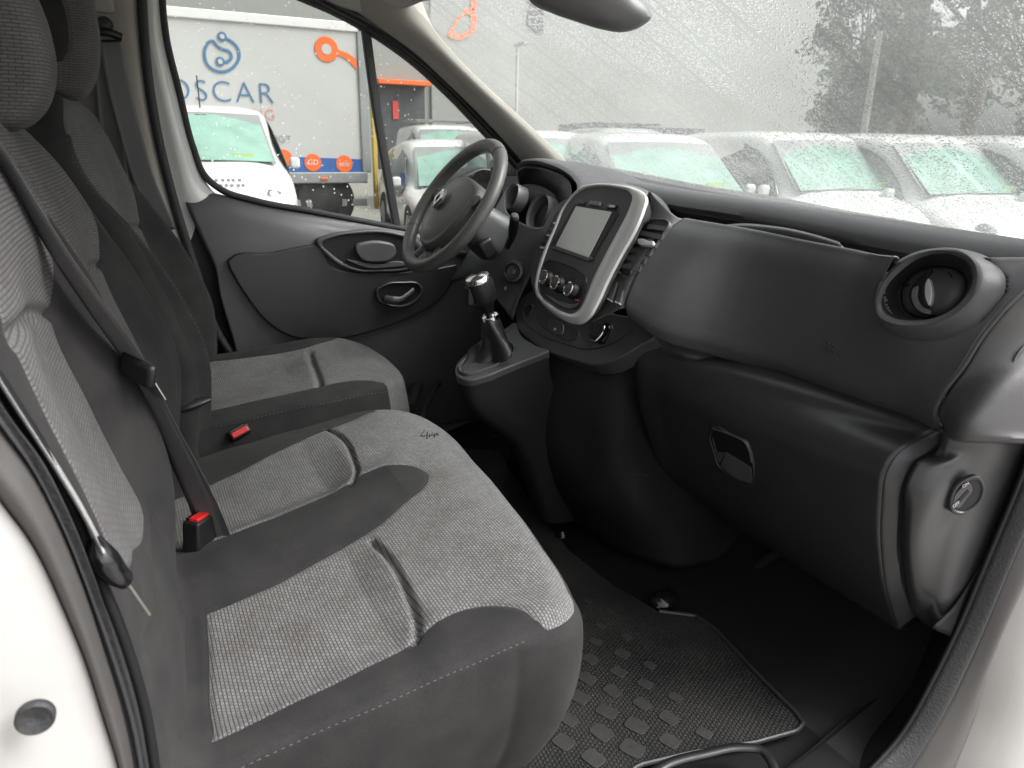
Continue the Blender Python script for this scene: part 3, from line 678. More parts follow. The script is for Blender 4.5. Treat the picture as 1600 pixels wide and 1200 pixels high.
# dark is everything outside the knit fields: build via negative distance
def pad_knit(name, outline, frame, h, knits, grooves, **kw):
    kn = [resample(k, 200, True) for k in knits]
    global sdist
    old = sdist
    def sd2(Q, polys): return -old(Q, kn)
    sdist = sd2
    try: return pad(name, outline, frame, h, polys=[[(0, 0), (1, 0), (1, 1)]], grooves=grooves, **kw)
    finally: sdist = old
gv = [([(.272, .36), (.272, .85)], .020, .010), ([(.43, .775), (.50, .792), (.60, .806), (.70, .815)], .008, .007), ([(.195, .745), (.12, .760), (.05, .762), (-.03, .752)], .008, .007),
      ([(.45, .52), (.56, .50), (.70, .53)], .006, .006), ([(.0, .47), (.1, .46), (.22, .47)], .006, .006)]
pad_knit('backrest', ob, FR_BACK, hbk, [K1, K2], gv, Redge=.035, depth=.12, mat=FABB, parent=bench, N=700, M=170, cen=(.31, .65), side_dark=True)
# head restraint
def headrest(parent, xc, w, poly, post=None):
    side = [(p[0], p[1]) for p in poly]
    # outline in YZ; pad towards +X, then a mirrored one towards -X
    def hh(Q): return np.full(len(Q), 0.)+.012*(1-np.clip(np.linalg.norm((Q-np.mean(side, 0))/.10, axis=1), 0, 1)**2)
    insd = [tuple(np.mean(side, 0)*.30+np.array(p)*.70) for p in side]
    insd = [(a-.006, b) for a, b in insd]
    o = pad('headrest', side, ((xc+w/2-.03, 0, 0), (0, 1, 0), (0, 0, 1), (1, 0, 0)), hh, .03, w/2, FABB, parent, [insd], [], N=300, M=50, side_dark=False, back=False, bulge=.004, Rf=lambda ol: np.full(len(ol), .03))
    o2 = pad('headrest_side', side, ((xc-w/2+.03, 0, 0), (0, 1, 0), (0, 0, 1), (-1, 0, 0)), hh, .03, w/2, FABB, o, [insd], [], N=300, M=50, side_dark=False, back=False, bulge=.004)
    for q in (o, o2):   # the rounded skin runs on one st field: x across, arc up
        n = len(q.data.vertices); co_ = np.empty(n*3, np.float32); q.data.vertices.foreach_get('co', co_); co_ = co_.reshape(-1, 3)
        st = np.stack([co_[:, 0]-co_[:, 1], co_[:, 2], 0*co_[:, 1]], 1); dkv = np.empty(n, np.float32); q.data.attributes['dk'].data.foreach_get('value', dkv)
        q.data.attributes['st'].data.foreach_set('vector', st.astype(np.float32).ravel())
    for dx in (-.07, .07):
        sweep('post', [(xc+dx, np.mean([p[0] for p in side])-.02, min(p[1] for p in side)+.08), (xc+dx, np.mean([p[0] for p in side])-.04, min(p[1] for p in side)-.06)], circ(.006, 10), CHR, parent, up=(1, 0, 0), n=6)
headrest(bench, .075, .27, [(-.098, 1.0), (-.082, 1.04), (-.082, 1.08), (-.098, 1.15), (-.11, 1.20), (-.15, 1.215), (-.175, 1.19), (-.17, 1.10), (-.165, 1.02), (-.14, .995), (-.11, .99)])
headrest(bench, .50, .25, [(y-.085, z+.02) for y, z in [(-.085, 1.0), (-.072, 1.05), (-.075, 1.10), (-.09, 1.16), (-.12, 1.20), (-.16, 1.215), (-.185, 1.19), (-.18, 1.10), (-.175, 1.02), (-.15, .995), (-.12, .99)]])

# driver's seat
dseat = empty('driver_seat', (-.42, .3, .06), 'single driver seat behind the steering wheel, beyond the bench', 'seat')
def hd(Q):
    x, y = Q[:, 0]+.42, Q[:, 1]
    z = .395+.03*np.clip((y-.1)/.4, 0, 1)-.03*np.clip((y-.48)/.12, 0, 1)**2
    z += .014*np.exp(-((np.abs(x)-.20)/.045)**2)*np.clip((.52-y)/.1, 0, 1)
    z -= .012*np.exp(-(x/.12)**4)*np.clip((.37-y)/.05, 0, 1)
    z += .001*np.sin(x*33)*np.sin(y*29)
    return z
dc = [(-.20, .05), (-.195, .15), (-.19, .30), (-.19, .42), (-.205, .475), (-.25, .515), (-.33, .538), (-.42, .546), (-.52, .543), (-.59, .528), (-.635, .49), (-.65, .42), (-.65, .30), (-.645, .15), (-.64, .05), (-.42, .05)]
DA = [(-.1, .0), (-.225, .0), (-.235, .15), (-.250, .25), (-.262, .34), (-.255, .42), (-.225, .47), (-.18, .49), (-.1, .49)]
DB = [(-.74, .0), (-.60, .0), (-.60, .15), (-.585, .25), (-.58, .34), (-.59, .42), (-.62, .48), (-.66, .50), (-.74, .50)]
pad('seat_cushion', dc, FR_CUSH, hd, .02, .20, FAB, dseat, [DA, DB], [([(-.56, .40), (-.49, .388), (-.40, .378), (-.317, .366), (-.26, .352)], .012, .008)], N=500, M=130, bulge=.01, side_dark=lambda ol, e: np.where((ol[:, 0] > -.20) | (ol[:, 0] < -.64), .05, e), Rf=lambda ol: .018+.03*np.clip((ol[:, 1]-.50)/.06, 0, 1))
q = [(-.168, y) for y in np.linspace(.12, .50, 14)]
stitches(dseat, [(a-.003, b, c+.002) for (a, b), c in zip(q, hd(np.array([(-.19, y) for _, y in q]))-.012)], step=.008, mat=PLM)
rbox('seat_base', (-.42, .30, .15), (.40, .40, .22), PLB, dseat, .02)
zk2 = [.30, .40, .45, .50, .55, .60, .65, .70, .75, .80, .85, .90, .95, 1.0, 1.05]
dcol = {
 -.165: [.06, .085, .09, .09, .085, .07, .055, .03, .0, -.03, -.06, -.085, -.095, -.10, -.12],
 -.19: [.09, .115, .121, .127, .122, .108, .090, .068, .040, .010, -.028, -.055, -.060, -.062, -.09],
 -.22: [.09, .112, .118, .124, .122, .110, .092, .070, .044, .014, -.024, -.048, -.056, -.056, -.085],
 -.28: [.08, .085, .088, .088, .080, .070, .055, .036, .018, .002, -.014, -.030, -.042, -.052, -.085],
 -.42: [.08, .085, .088, .085, .075, .062, .045, .026, .010, .004, .002, -.008, -.022, -.040, -.075],
 -.55: [.10, .115, .118, .118, .108, .096, .080, .060, .045, .042, .035, .018, .004, -.025, -.065],
 -.61: [.15, .170, .178, .180, .178, .168, .150, .124, .096, .066, .034, .012, -.010, -.035, -.075],
 -.635: [.16, .18, .186, .188, .186, .172, .152, .130, .102, .07, .035, .008, -.015, -.045, -.09],
 -.67: [.12, .14, .15, .15, .15, .14, .12, .10, .07, .04, .0, -.03, -.05, -.08, -.12]}
hdk = table_fn(dcol, zk2)
od = [(-.178, .34), (-.172, .45), (-.172, .60), (-.180, .72), (-.195, .82), (-.215, .90), (-.24, .96), (-.28, .985), (-.36, .99), (-.42, .992), (-.50, .988), (-.56, .965), (-.60, .90), (-.635, .80), (-.652, .70), (-.655, .58), (-.655, .45), (-.65, .34), (-.42, .34)]
KD = [(-.26, 1.06), (-.232, .97), (-.228, .90), (-.222, .84), (-.235, .80), (-.26, .76), (-.29, .74), (-.30, .60), (-.30, .44), (-.42, .42), (-.53, .44), (-.535, .6), (-.54, .74), (-.55, .78), (-.57, .84), (-.59, .90), (-.60, 1.06)]
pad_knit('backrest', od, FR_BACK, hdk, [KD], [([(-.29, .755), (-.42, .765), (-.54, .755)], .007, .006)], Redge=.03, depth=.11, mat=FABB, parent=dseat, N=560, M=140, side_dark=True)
st_ = [P(*p, 'X', -.178) for p in [(103, 190), (104, 215), (130, 275), (160, 318), (200, 354), (250, 413), (300, 493), (325, 555), (333, 602), (331, 625)]]
stitches(dseat, st_, step=.009, ln=.005, mat=PLM)
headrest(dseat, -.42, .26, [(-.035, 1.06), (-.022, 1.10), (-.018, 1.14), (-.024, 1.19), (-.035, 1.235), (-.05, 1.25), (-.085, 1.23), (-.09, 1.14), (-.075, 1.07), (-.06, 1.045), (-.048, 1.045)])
# recliner lever
rc = P(312, 628, 'X', -.15)
sweep('recliner_lever', [rc+np.array((0, -.04, -.01)), rc, rc+np.array((.0, .02, .004))], circ(.016, 12, .010), PL, dseat, up=(0, 0, 1), n=12, scales=[.7, 1, .9, .5])

# buckles (stand on stalks between the cushions)
def buckle(c, ax, nrm, label, s=1):
    b_ = empty('seat_belt_buckle', c, label, 'buckle', 'red-topped seat belt buckles')
    ax = np.array(ax, float)/np.linalg.norm(ax); nrm = np.array(nrm, float); nrm -= ax*(ax@nrm); nrm /= np.linalg.norm(nrm); w = np.cross(nrm, ax)
    c = np.array(c)
    rbox('housing', c-ax*.035*s, (.050*s, .026*s, .07*s), PLB, b_, .004, ex=w, ey=nrm, ez=ax)
    rbox('release_button', c+ax*.0012*s+nrm*.002*s, (.040*s, .014*s, .006*s), RED, b_, .0015, ex=w, ey=nrm, ez=ax)
    rbox('slot', c+ax*.0008*s-nrm*.009*s, (.036*s, .003*s, .003*s), PLG, b_, 0, ex=w, ey=nrm, ez=ax)
    return b_
c1 = P(313, 806, 'X', .30)
buckle(c1, (-.05, .10, 1), (.55, .75, .3), 'black buckle with red button beside the grey centre bolster of the bench')
c2 = P(374, 674, 'X', -.16)
buckle(c2, (.7, -.05, .45), (.5, .3, -.6), 'small red-buttoned buckle low between driver seat and bench', .85)

# ================================================================== SEAT BELTS
def bpts(l): return [P(px, py, 'X', x) for px, py, x in l]
b1 = empty('seat_belt', (.3, 0, .6), 'black seat belt hanging diagonally over the bench backrest to the centre buckle', 'seat belt', 'seat belts')
ribbon('webbing', bpts([(-25, 205, .47), (5, 250, .46), (45, 318, .45), (90, 392, .44), (150, 480, .42), (215, 575, .38), (245, 640, .35), (285, 720, .32), (318, 790, .30), (345, 860, .29)]),
       [tuple(-ray(10, 260)+np.array((0, .34, 0))), tuple(-ray(20, 280)+np.array((0, .34, 0))), tuple(-ray(45, 318)+np.array((0, .34, 0))), tuple(-ray(90, 392)+np.array((0, .36, 0))), tuple(-ray(150, 480)+np.array((0, .42, 0))), (.8, .6, 0), (.6, .8, 0), (.5, .9, 0), (.5, .9, 0), (.5, .9, 0)], .047, BELT, b1)
t1 = P(216, 578, 'X', .40)
rbox('tongue_cover', t1, (.05, .012, .030), PLB, b1, .006, ex=(.75, .6, -.3), ey=(-.5, .8, 0), ez=(.1, .2, 1))
rbox('tongue', P(240, 606, 'X', .39), (.022, .0025, .026), STEEL, b1, .001, ex=(.75, .6, -.2), ey=(-.5, .8, 0), ez=(.15, .4, -1))
b2_ = empty('seat_belt', (.76, 0, .6), 'black outboard seat belt beside the door seal with bare metal tongue', 'seat belt', 'seat belts')
ribbon('webbing', bpts([(-30, 545, .785), (40, 655, .785), (90, 733, .785), (130, 800, .785), (156, 850, .785), (176, 895, .775)]),
       [tuple(ray(90, 740)+np.array((0, .07, .02)))]*6, .047, BELT, b2_)
tp = bpts([(146, 842, .79), (156, 862, .795), (174, 888, .795), (194, 905, .79)])
sweep('tongue_cover', tp, circ(.0085, 12, .011), PLG, b2_, up=(1, 0, 0), n=20, scales=[.6, 1, 1.15, 1, .8])
rbox('tongue', P(212, 930, 'X', .785), (.036, .014, .0026), STEEL, b2_, .0008, ex=P(226, 948, 'X', .762)-P(198, 908, 'X', .762), ey=(1, .2, .1), ez=(0, 1, .5))
b3_ = empty('seat_belt', (-.76, .04, 1.15), 'black driver belt hanging in two strands from its anchor on the beige pillar', 'seat belt', 'seat belts')
ribbon('webbing', bpts([(172, 62, -.755), (185, 130, -.755), (205, 210, -.755), (225, 280, -.755), (260, 360, -.755)]), [(.1, 1, .1)]*5, .047, BELT, b3_)
ribbon('webbing', bpts([(165, 62, -.762), (168, 130, -.765), (176, 220, -.765), (190, 310, -.765), (210, 400, -.765)]), [(.1, 1, .1)]*5, .047, BELT, b3_)
sweep('anchor_loop', bpts([(143, 52, -.75), (165, 50, -.745), (190, 58, -.75)]), circ(.009, 12), PLB, b3_, up=(1, 0, 0), n=20)
lathe('anchor_bolt', [(0, .014), (.012, .013), (.016, .008), (.017, 0)], P(164, 38, 'X', -.76), (1, 0, 0), PLB, b3_, 24)
# ================================================================== FLOOR MAT
FZ = .03
mt = empty('floor_mat', (.3, .7, FZ), 'black ribbed rubber floor mat with rows of rounded square studs in the passenger footwell', 'floor mat')
mo = [(720, 700), (780, 705), (840, 800), (890, 860), (960, 915), (1030, 955), (1087, 962), (1120, 985), (1180, 1050), (1245, 1115), (1255, 1130), (1245, 1142), (1180, 1160), (1080, 1176), (1000, 1195), (900, 1260), (760, 1300), (640, 1200), (620, 900), (680, 740)]
pts = [P(*p, 'Z', FZ) for p in mo]
prism('rubber_sheet', pts, (0, 0, 1), .008, MATR, mt, .002)
sweep('raised_edge', [P(*p, 'Z', FZ+.002) for p in mo[5:16]], circ(.004, 8), PL, mt, n=80, smooth=False)
n0 = 0
a0 = np.array(P(917, 1060, 'Z', FZ)); 
ux = P(955, 1078, 'Z', FZ)*0
for i, (px, py, s) in enumerate([(917, 1060, 1.0), (905, 1090, 1.05), (957, 1080, 1), (948, 1112, 1.1), (889, 1125, .95), (940, 1145, 1.15), (994, 1134, 1.15), (880, 1160, 1.05), (927, 1185, 1.1), (988, 1170, 1.2), (1045, 1122, 1.0), (1046, 1158, 1.0), (1100, 1146, .8), (1003, 1100, .95), (1008, 1069, .85), (1055, 1090, .75), (1015, 1040, .7), (972, 1022, .9), (922, 1030, .95), (966, 1050, .9), (930, 1003, .75), (979, 995, .7), (938, 978, .6), (905, 962, .6), (952, 955, .55), (918, 940, .5), (885, 905, .5), (868, 862, .5)]):
    c = P(px, py, 'Z', FZ); e = .0145*s
    q = rrect(2.2*e, 1.8*e, .45*e, 3)
    a_ = R(20+5*math.sin(i*2.3)); 
    prism('stud', [c+np.array((x*math.cos(a_)-y*math.sin(a_), x*math.sin(a_)+y*math.cos(a_), .0018)) for x, y in q], (0, 0, 1), .002, STUD, mt, .0006)
# small moulded knob of the footwell and metal bolt
kb = tag(lathe('floor_fixing', [(.0, .018), (.012, .017), (.021, .013), (.026, .006), (.028, 0)], P(1037, 938, 'Z', .03), (0, 0, 1), PLG, None, 30, xs=1.3), 'shiny dark rounded knob on the floor at the front edge of the rubber mat', 'floor fixing')
tag(lathe('drip_cap', [(0, .018), (.008, .017), (.014, .010), (.016, 0)], P(878, 838, 'Z', .03), (0, 0, 1), PLG, None, 20), 'small dark cap on the floor between the bench and the centre console', 'floor fixing')
tr = [(900, 1320), (1000, 1225), (1040, 1195), (1100, 1178), (1160, 1168), (1190, 1172), (1205, 1190), (1212, 1230), (1215, 1330)]
tag(sweep('step_bar', [P(*p, 'Z', .06) for p in tr], circ(.008, 12, .005), PLB, None, n=60), 'black moulded bar curving along the door step below the mat', 'step trim')

# ================================================================== DASHBOARD
dash = empty('dashboard', (.1, 1.1, .55), 'dark grey dashboard with silver-framed centre screen, round vent and glovebox', 'dashboard')
# rear strip under the windscreen
wl_ = [(790, 232), (850, 246), (900, 258), (985, 275), (1080, 294), (1200, 314), (1300, 334), (1400, 352), (1500, 370), (1600, 391), (1700, 412)]
wx = [-.80, -.72, -.60, -.35, -.10, .12, .30, .45, .60, .74, .86]
wtop = [wsp(*p) for p in wl_]
lo1 = [(760, 262), (830, 268), (890, 282), (960, 296), (1040, 313), (1200, 340), (1300, 360), (1400, 379), (1480, 393), (1600, 415), (1700, 432)]
Yt = 1.135
lowp = [PN(*p, (0, 1, 0), y) for p, y in zip(lo1, [1.20, 1.18, 1.16, 1.14, 1.13, 1.12, 1.11, 1.10, 1.09, 1.07, 1.05])]
mids = [a*.5+b*.5+np.array((0, 0, .006)) for a, b in zip(wtop, lowp)]
drop = [p+np.array((0, .012, -.03)) for p in lowp]; back = [p+np.array((0, .03, .01)) for p in wtop]
loft('top_pad', [back, wtop, mids, lowp, [p+np.array((0, -.003, -.006)) for p in lowp], drop], PLF, dash, 50, 90, thick=.004)
# trough behind the fascia
lowq = lowp[2:8]
loft('defroster_trough', [[p+np.array((0, .0, -.012)) for p in lowp[:9]], [p+np.array((0, .0, -.05)) for p in lowp[:9]], [p+np.array((0, -.045, -.05)) for p in lowp[:9]]], PLB, dash, 12, 60, thick=.004)
arch = [(1125, 352), (1160, 349), (1200, 352), (1240, 358), (1280, 368), (1312, 378)]
loft('defroster_grille', [[PN(*p, (0, 1, 0), 1.085) for p in arch], [PN(p[0]+2, p[1]+5, (0, 1, 0), 1.07) for p in arch], [PN(p[0]+6, p[1]+18, (0, 1, 0), 1.07) for p in arch]], PLF, dash, 14, 40, thick=.006)
# passenger fascia
c0px = [(1068, 341), (1042, 360), (1024, 382), (1006, 408), (991, 436), (981, 461), (977, 480), (981, 494)]
FX0 = .165
c0 = resample([P(*p, 'X', FX0) for p in c0px], 24)
T0, B0 = c0[0], c0[-1]
cols = [c0]
for X, tp, bp_ in [(.22, (1110, 348), (1029, 529)), (.30, (1180, 360), (1110, 553)), (.42, (1262, 377), (1215, 585)), (.52, (1330, 390), (1290, 612)), (.60, (1375, 399), (1360, 640)), (.665, (1425, 402), (1420, 658))]:
    T = P(*tp, 'X', X); B = P(*bp_, 'X', X); t = np.linspace(0, 1, 24)[:, None]
    c = np.array(c0)+(1-t)*(T-T0)+t*(B-B0); c[:, 0] = X; 
    c[:, 1] += .012*np.sin(math.pi*t[:, 0])*(X > .25)
    cols.append(c)
bnd = [P(*p, 'X', x) for p, x in [((1660, 402), .80), ((1600, 450), .79), ((1567, 483), .78), ((1535, 522), .765), ((1500, 577), .75), ((1477, 607), .738), ((1459, 640), .725), ((1466, 671), .72)]]
cols.append(resample(bnd, 24))
tk = [c[0]+np.array((0, .025, -.03)) for c in cols]
full = []
for c, k in zip(cols, tk): full.append(np.vstack([[k], [c[0]+np.array((0, .008, .0))], c, [c[-1]+np.array((0, .02, -.008))]]))
loft('fascia', full, PLF, dash, 130, 90, thick=.003, angle=60)
# grooves: seam between fascia and the end pod
pb = [P(p[0]+2, p[1], 'X', x) for p, x in [((1660, 402), .80), ((1600, 450), .79), ((1567, 483), .78), ((1535, 522), .765), ((1500, 577), .75), ((1477, 607), .738), ((1459, 640), .725), ((1466, 671), .72)]]
sweep('pod_edge', pb, circ(.0035, 8), PLM, dash, n=60)
pod1 = [p+np.array((.004, .004, 0)) for p in pb]
pod2 = [P(*p, 'X', .80) for p in [(1700, 404), (1690, 450), (1650, 500), (1605, 555), (1560, 600), (1530, 640), (1512, 668), (1508, 685)]]
pod3 = [P(*p, 'X', .83) for p in [(1720, 404), (1730, 440), (1720, 500), (1680, 560), (1640, 610), (1610, 650), (1590, 678), (1580, 686)]]
pod4 = [P(*p, 'X', .845) for p in [(1800, 404), (1810, 440), (1800, 500), (1760, 560), (1720, 620), (1700, 655), (1690, 680), (1685, 690)]]
pods = []
for c in (pod1, pod2, pod3, pod4):
    c = resample(c, 20); pods.append(np.vstack([c, [c[-1]+np.array((-.004, .008, -.008))], [c[-1]+np.array((-.006, .05, -.012))]]))
loft('end_pod', pods, PLE, dash, 50, 60, thick=.003, angle=60)
slot = resample([(1583, 568), (1592, 550), (1612, 530), (1650, 510), (1660, 560), (1640, 600), (1610, 598), (1588, 590)], 40, True)
sl2 = [((p[0]-1620)*.8+1622, (p[1]-558)*.78+559) for p in slot]
annulus('side_vent_rim', [P(*p, 'X', .795) for p in slot], [P(*p, 'X', .793) for p in sl2], (.5, -.85, .1), .006, PLM, dash, .003)
prism('side_vent', [P(*p, 'X', .794) for p in sl2], (.5, -.85, .1), .003, PLB, dash, 0)
sweep('side_vent_slat', [P(1592, 573, 'X', .797), P(1650, 570, 'X', .797)], circ(.002, 6), PLM, dash, n=4)
# round air vent pod
vax = np.array((-.06, -.93, .36)); vax /= np.linalg.norm(vax)
vx = .688
def vp(px, py, off=0):   # on the vent's tilted plane
    c = P(1458, 455, 'X', vx); return PN(px, py, vax, vax@c+off)
ring_o = [vp(*p) for p in [(1366, 480), (1370, 450), (1390, 418), (1425, 396), (1460, 388), (1500, 389), (1535, 402), (1552, 425), (1551, 452), (1530, 482), (1495, 508), (1450, 522), (1405, 520), (1376, 505)]]
ring_m = [vp(*p, .018) for p in [(1370, 478), (1378, 448), (1400, 420), (1435, 398), (1468, 391), (1500, 395), (1521, 411), (1527, 435), (1520, 460), (1497, 485), (1465, 502), (1425, 508), (1392, 503), (1374, 492)]]
ring_i = [vp(*p, .012) for p in [(1377, 474), (1386, 448), (1407, 424), (1438, 403), (1468, 396), (1496, 400), (1515, 415), (1520, 436), (1513, 457), (1492, 480), (1462, 496), (1425, 501), (1395, 496), (1380, 486)]]
ring_b = [vp(*p, -.036) for p in [(1405, 470), (1409, 450), (1422, 432), (1442, 420), (1465, 415), (1490, 418), (1506, 430), (1510, 447), (1504, 465), (1490, 482), (1468, 494), (1440, 497), (1420, 492), (1409, 482)]]
base = [p-vax*.075 for p in ring_o]
NN = 90
rows = [resample(b, NN, True) for b in (base, ring_o, ring_m, ring_i, ring_b)]
def closedloft(name, rows, mat, parent, nv=NN, nu=30, flip=False, angle=40, smooth=True):
    G = np.stack([resample([r[j] for r in rows], nu, smooth=smooth) for j in range(nv)], 1); F = gridfaces(nu, nv, False, True)
    if flip: F = [f[::-1] for f in F]
    return newmesh(name, G.reshape(-1, 3), F, mat, parent, angle)
closedloft('vent_surround', rows[:4], PLM, dash, flip=True)
closedloft('vent_throat', rows[3:], PL, dash, flip=True, nu=12)
# opening for the air vent
fo = bpy.data.objects['fascia']; bm = bmesh.new(); bm.from_mesh(fo.data)
_o = vp(1458, 455); _e1 = np.cross((0, 0, 1), vax); _e1 /= np.linalg.norm(_e1); _e2 = np.cross(vax, _e1)
pol = np.array([((p-_o)@_e1, (p-_o)@_e2) for p in resample(ring_o, 80, True)])*.90+np.array(((1 if _e1@_r > 0 else -1)*.013, .004))
fc_ = list(bm.faces); cen_ = np.array([f.calc_center_median() for f in fc_])-_o
ins = inside(np.stack([cen_@_e1, cen_@_e2], 1), pol)
bmesh.ops.delete(bm, geom=[f for f, k in zip(fc_, ins) if k], context='FACES'); bm.to_mesh(fo.data); bm.free()
dc_ = P(1462, 458, 'X', vx)-vax*.034
dk0 = vax@dc_+.006
def vz(px, py, h=0): return PN(px, py, vax, dk0+h)
dpx = [(1408, 470), (1412, 445), (1428, 427), (1450, 418), (1474, 416), (1494, 420), (1508, 432), (1511, 450), (1500, 475), (1480, 491), (1455, 498), (1430, 495), (1414, 485)]
def around(l, s, c=(1460, 457)): return [((p[0]-c[0])*s+c[0], (p[1]-c[1])*s+c[1]) for p in l]
dm = resample(dpx, 80, True)
prism('vent_back', [vz(p[0], p[1], -.010) for p in around(dm, 1.12)], vax, .004, PLB, dash, 0)
closedloft('vent_disc_ring', [[vz(p[0], p[1], h) for p in around(dm, s)] for s, h in ((1.10, -.009), (1.09, .0), (1.05, .004), (1.01, .002), (1.0, -.006))], PL, dash, nv=80, nu=14)
vdm = closedloft('vent_disc', [[vz(p[0], p[1], h) for p in around(dm, s)] for s, h in ((.98, -.006), (.965, .0), (.90, .005), (.7, .011), (.4, .015), (.02, .016))], PLM, dash, nv=80, nu=24)
def vpoly(name, l, h, t, m_, n=40, bv=.0008): return prism(name, [vz(p[0], p[1], h) for p in resample(l, n, True)], vax, t, m_, vdm, bv)
vpoly('blade_shadow_gap', [(1455, 421), (1448, 434), (1443, 450), (1443, 468), (1450, 482), (1459, 492), (1448, 492), (1430, 485), (1421, 468), (1423, 450), (1434, 435)], .0165, .006, PLB)
vpoly('blade_face', [(1427, 450), (1434, 446), (1433, 462), (1437, 474), (1446, 482), (1453, 484), (1454, 490), (1440, 488), (1430, 480), (1424, 466)], .0178, .004, RNG)
vpoly('vent_tab', [(1450, 434), (1455, 447), (1456, 462), (1451, 478), (1446, 468), (1444, 452), (1446, 440)], .024, .008, SIL, 30, .002)
sweep('blade_crease', [vz(p[0], p[1], .0105) for p in [(1482, 425), (1489, 439), (1489, 452), (1484, 463)]], circ(.0014, 6), PLB, vdm, n=20)
# embossed airbag mark
def surf_hit(px, py, names):
    bpy.context.view_layer.update(); dg = bpy.context.evaluated_depsgraph_get(); o_ = Vector(CAM); d = Vector(ray(px, py))
    for _ in range(8):
        r = scene.ray_cast(dg, o_, d)
        if not r[0]: return None
        if r[4].name in names: return np.array(r[1]), np.array(r[2])
        o_ = r[1]+d*.001
ep, en = surf_hit(1284, 553, ['fascia'])
exm = surf_hit(1306, 558, ['fascia'])[0]-ep; eym = surf_hit(1290, 535, ['fascia'])[0]-ep
if en @ (CAM-ep) < 0: en = -en
text('embossed_mark', 'SRS', ep+en*.0006+eym*.50, exm, eym, .020, PLM, dash, .004, .0003)
text('embossed_mark', 'AIRBAG', ep+en*.0006+eym*.02, exm, eym, .0105, PLM, dash, .004, .0002)

# ---------------- glovebox
GX0, GX1 = .135, .705
gl0 = [(996, 545), (992, 556), (992, 575), (995, 608), (1002, 645), (1012, 679), (1037, 737), (1071, 771)]
gr0 = [(1462, 672), (1450, 679), (1420, 695), (1400, 710), (1386, 733), (1377, 792), (1380, 896), (1404, 985)]
A_ = np.array([P(*p, 'X', GX0) for p in gl0]); A_ = resample(A_, 30)
B_ = resample([P(*p, 'X', x) for p, x in zip(gr0, [.715, .71, .705, .702, .70, .70, .70, .70])], 30)
gcols = []
for t in np.linspace(0, 1, 9):
    c = A_*(1-t)+B_*t; c[:, 1] -= .004*math.sin(math.pi*t)
    gcols.append(c)
# left rounded return and right side thickness
gcols = [A_+np.array((-.012, .03, 0))]+gcols
gcols = [np.vstack([[c[0]+np.array((0, .09, .030))], [c[0]+np.array((0, .045, .018))], c, [c[-1]+np.array((0, .012, -.002))], [c[-1]+np.array((0, .06, .0))]]) for c in gcols]
gb = loft('glovebox_door', gcols, PL, dash, 60, 90, thick=.004, angle=50)
sideB = resample([P(*p, 'X', x) for p, x in [((1469, 674), .722), ((1466, 690), .722), ((1455, 702), .722), ((1430, 718), .72), ((1412, 748), .72), ((1402, 812), .72), ((1406, 896), .72), ((1426, 966), .72)]], 30)
loft('door_edge', [B_, B_*.85+sideB*.15+np.array((.001, -.001, 0)), sideB, sideB+np.array((.0, .06, 0))], PLF, gb, 24, 60, thick=.002, angle=30, smooth_u=False)
# handle recess
hx = [(1111, 670), (1113, 668), (1140, 678), (1166, 692), (1172, 704), (1177, 722), (1177, 752), (1174, 760), (1160, 755), (1140, 743), (1122, 730), (1114, 708)]
nrm_g = np.array((.02, -.98, .16))
gp_ = PN(1145, 715, (0, 1, 0), .955)
# glovebox surface plane near the handle
def surfY(px, py, off=0):
    # intersect with the bilinear face between A_ and B_
    best = None
    for t in np.linspace(0, 1, 101):
        c = A_*(1-t)+B_*t
        X = GX0*(1-t)+.70*t; q = P(px, py, 'X', X); y = np.interp(-q[2], -c[:, 2], c[:, 1]); e = abs(q[1]-y)
        if best is None or e < best[0]: best = (e, q)
    return best[1]
hc = surfY(1145, 715); ha = surfY(1115, 680); hb_ = surfY(1175, 705); hd_ = surfY(1150, 745)
nrm_g = np.cross(hb_-ha, hd_-ha); nrm_g /= np.linalg.norm(nrm_g); nrm_g *= -1 if nrm_g[1] > 0 else 1
hpl = nrm_g@hc+.006
hpts = [PN(*p, nrm_g, hpl) for p in resample(hx, 60, True)]
hin = [PN((p[0]-1145)*.93+1145, (p[1]-714)*.93+714, nrm_g, hpl) for p in resample(hx, 60, True)]
annulus('handle_rim', hpts, hin, nrm_g, .01, PL, gb, .0012)
prism('handle_recess', [p-nrm_g*.001 for p in hin], nrm_g, .003, PLB, gb, 0)
fl = [(1117, 690), (1124, 700), (1150, 718), (1176, 728), (1176, 752), (1172, 757), (1158, 752), (1140, 741), (1125, 730), (1118, 712)]
prism('handle_recess_wall', [PN(*p, nrm_g, hpl+.0006) for p in [(1113, 684), (1119, 706), (1132, 708), (1124, 724), (1118, 716)]], nrm_g, .002, RUBG, gb, .0005)
prism('handle_recess_floor', [PN(*p, nrm_g, hpl+.0008) for p in [(1134, 706), (1173, 730), (1176, 752), (1172, 756), (1150, 748), (1125, 729)]], nrm_g, .002, PLM, gb, .001)
sweep('handle_lip', [PN(*p, nrm_g, hpl+.002) for p in [(1113, 669), (1140, 679), (1165, 693), (1171, 706), (1174, 722)]], circ(.0015, 6), PLM, gb, n=30)
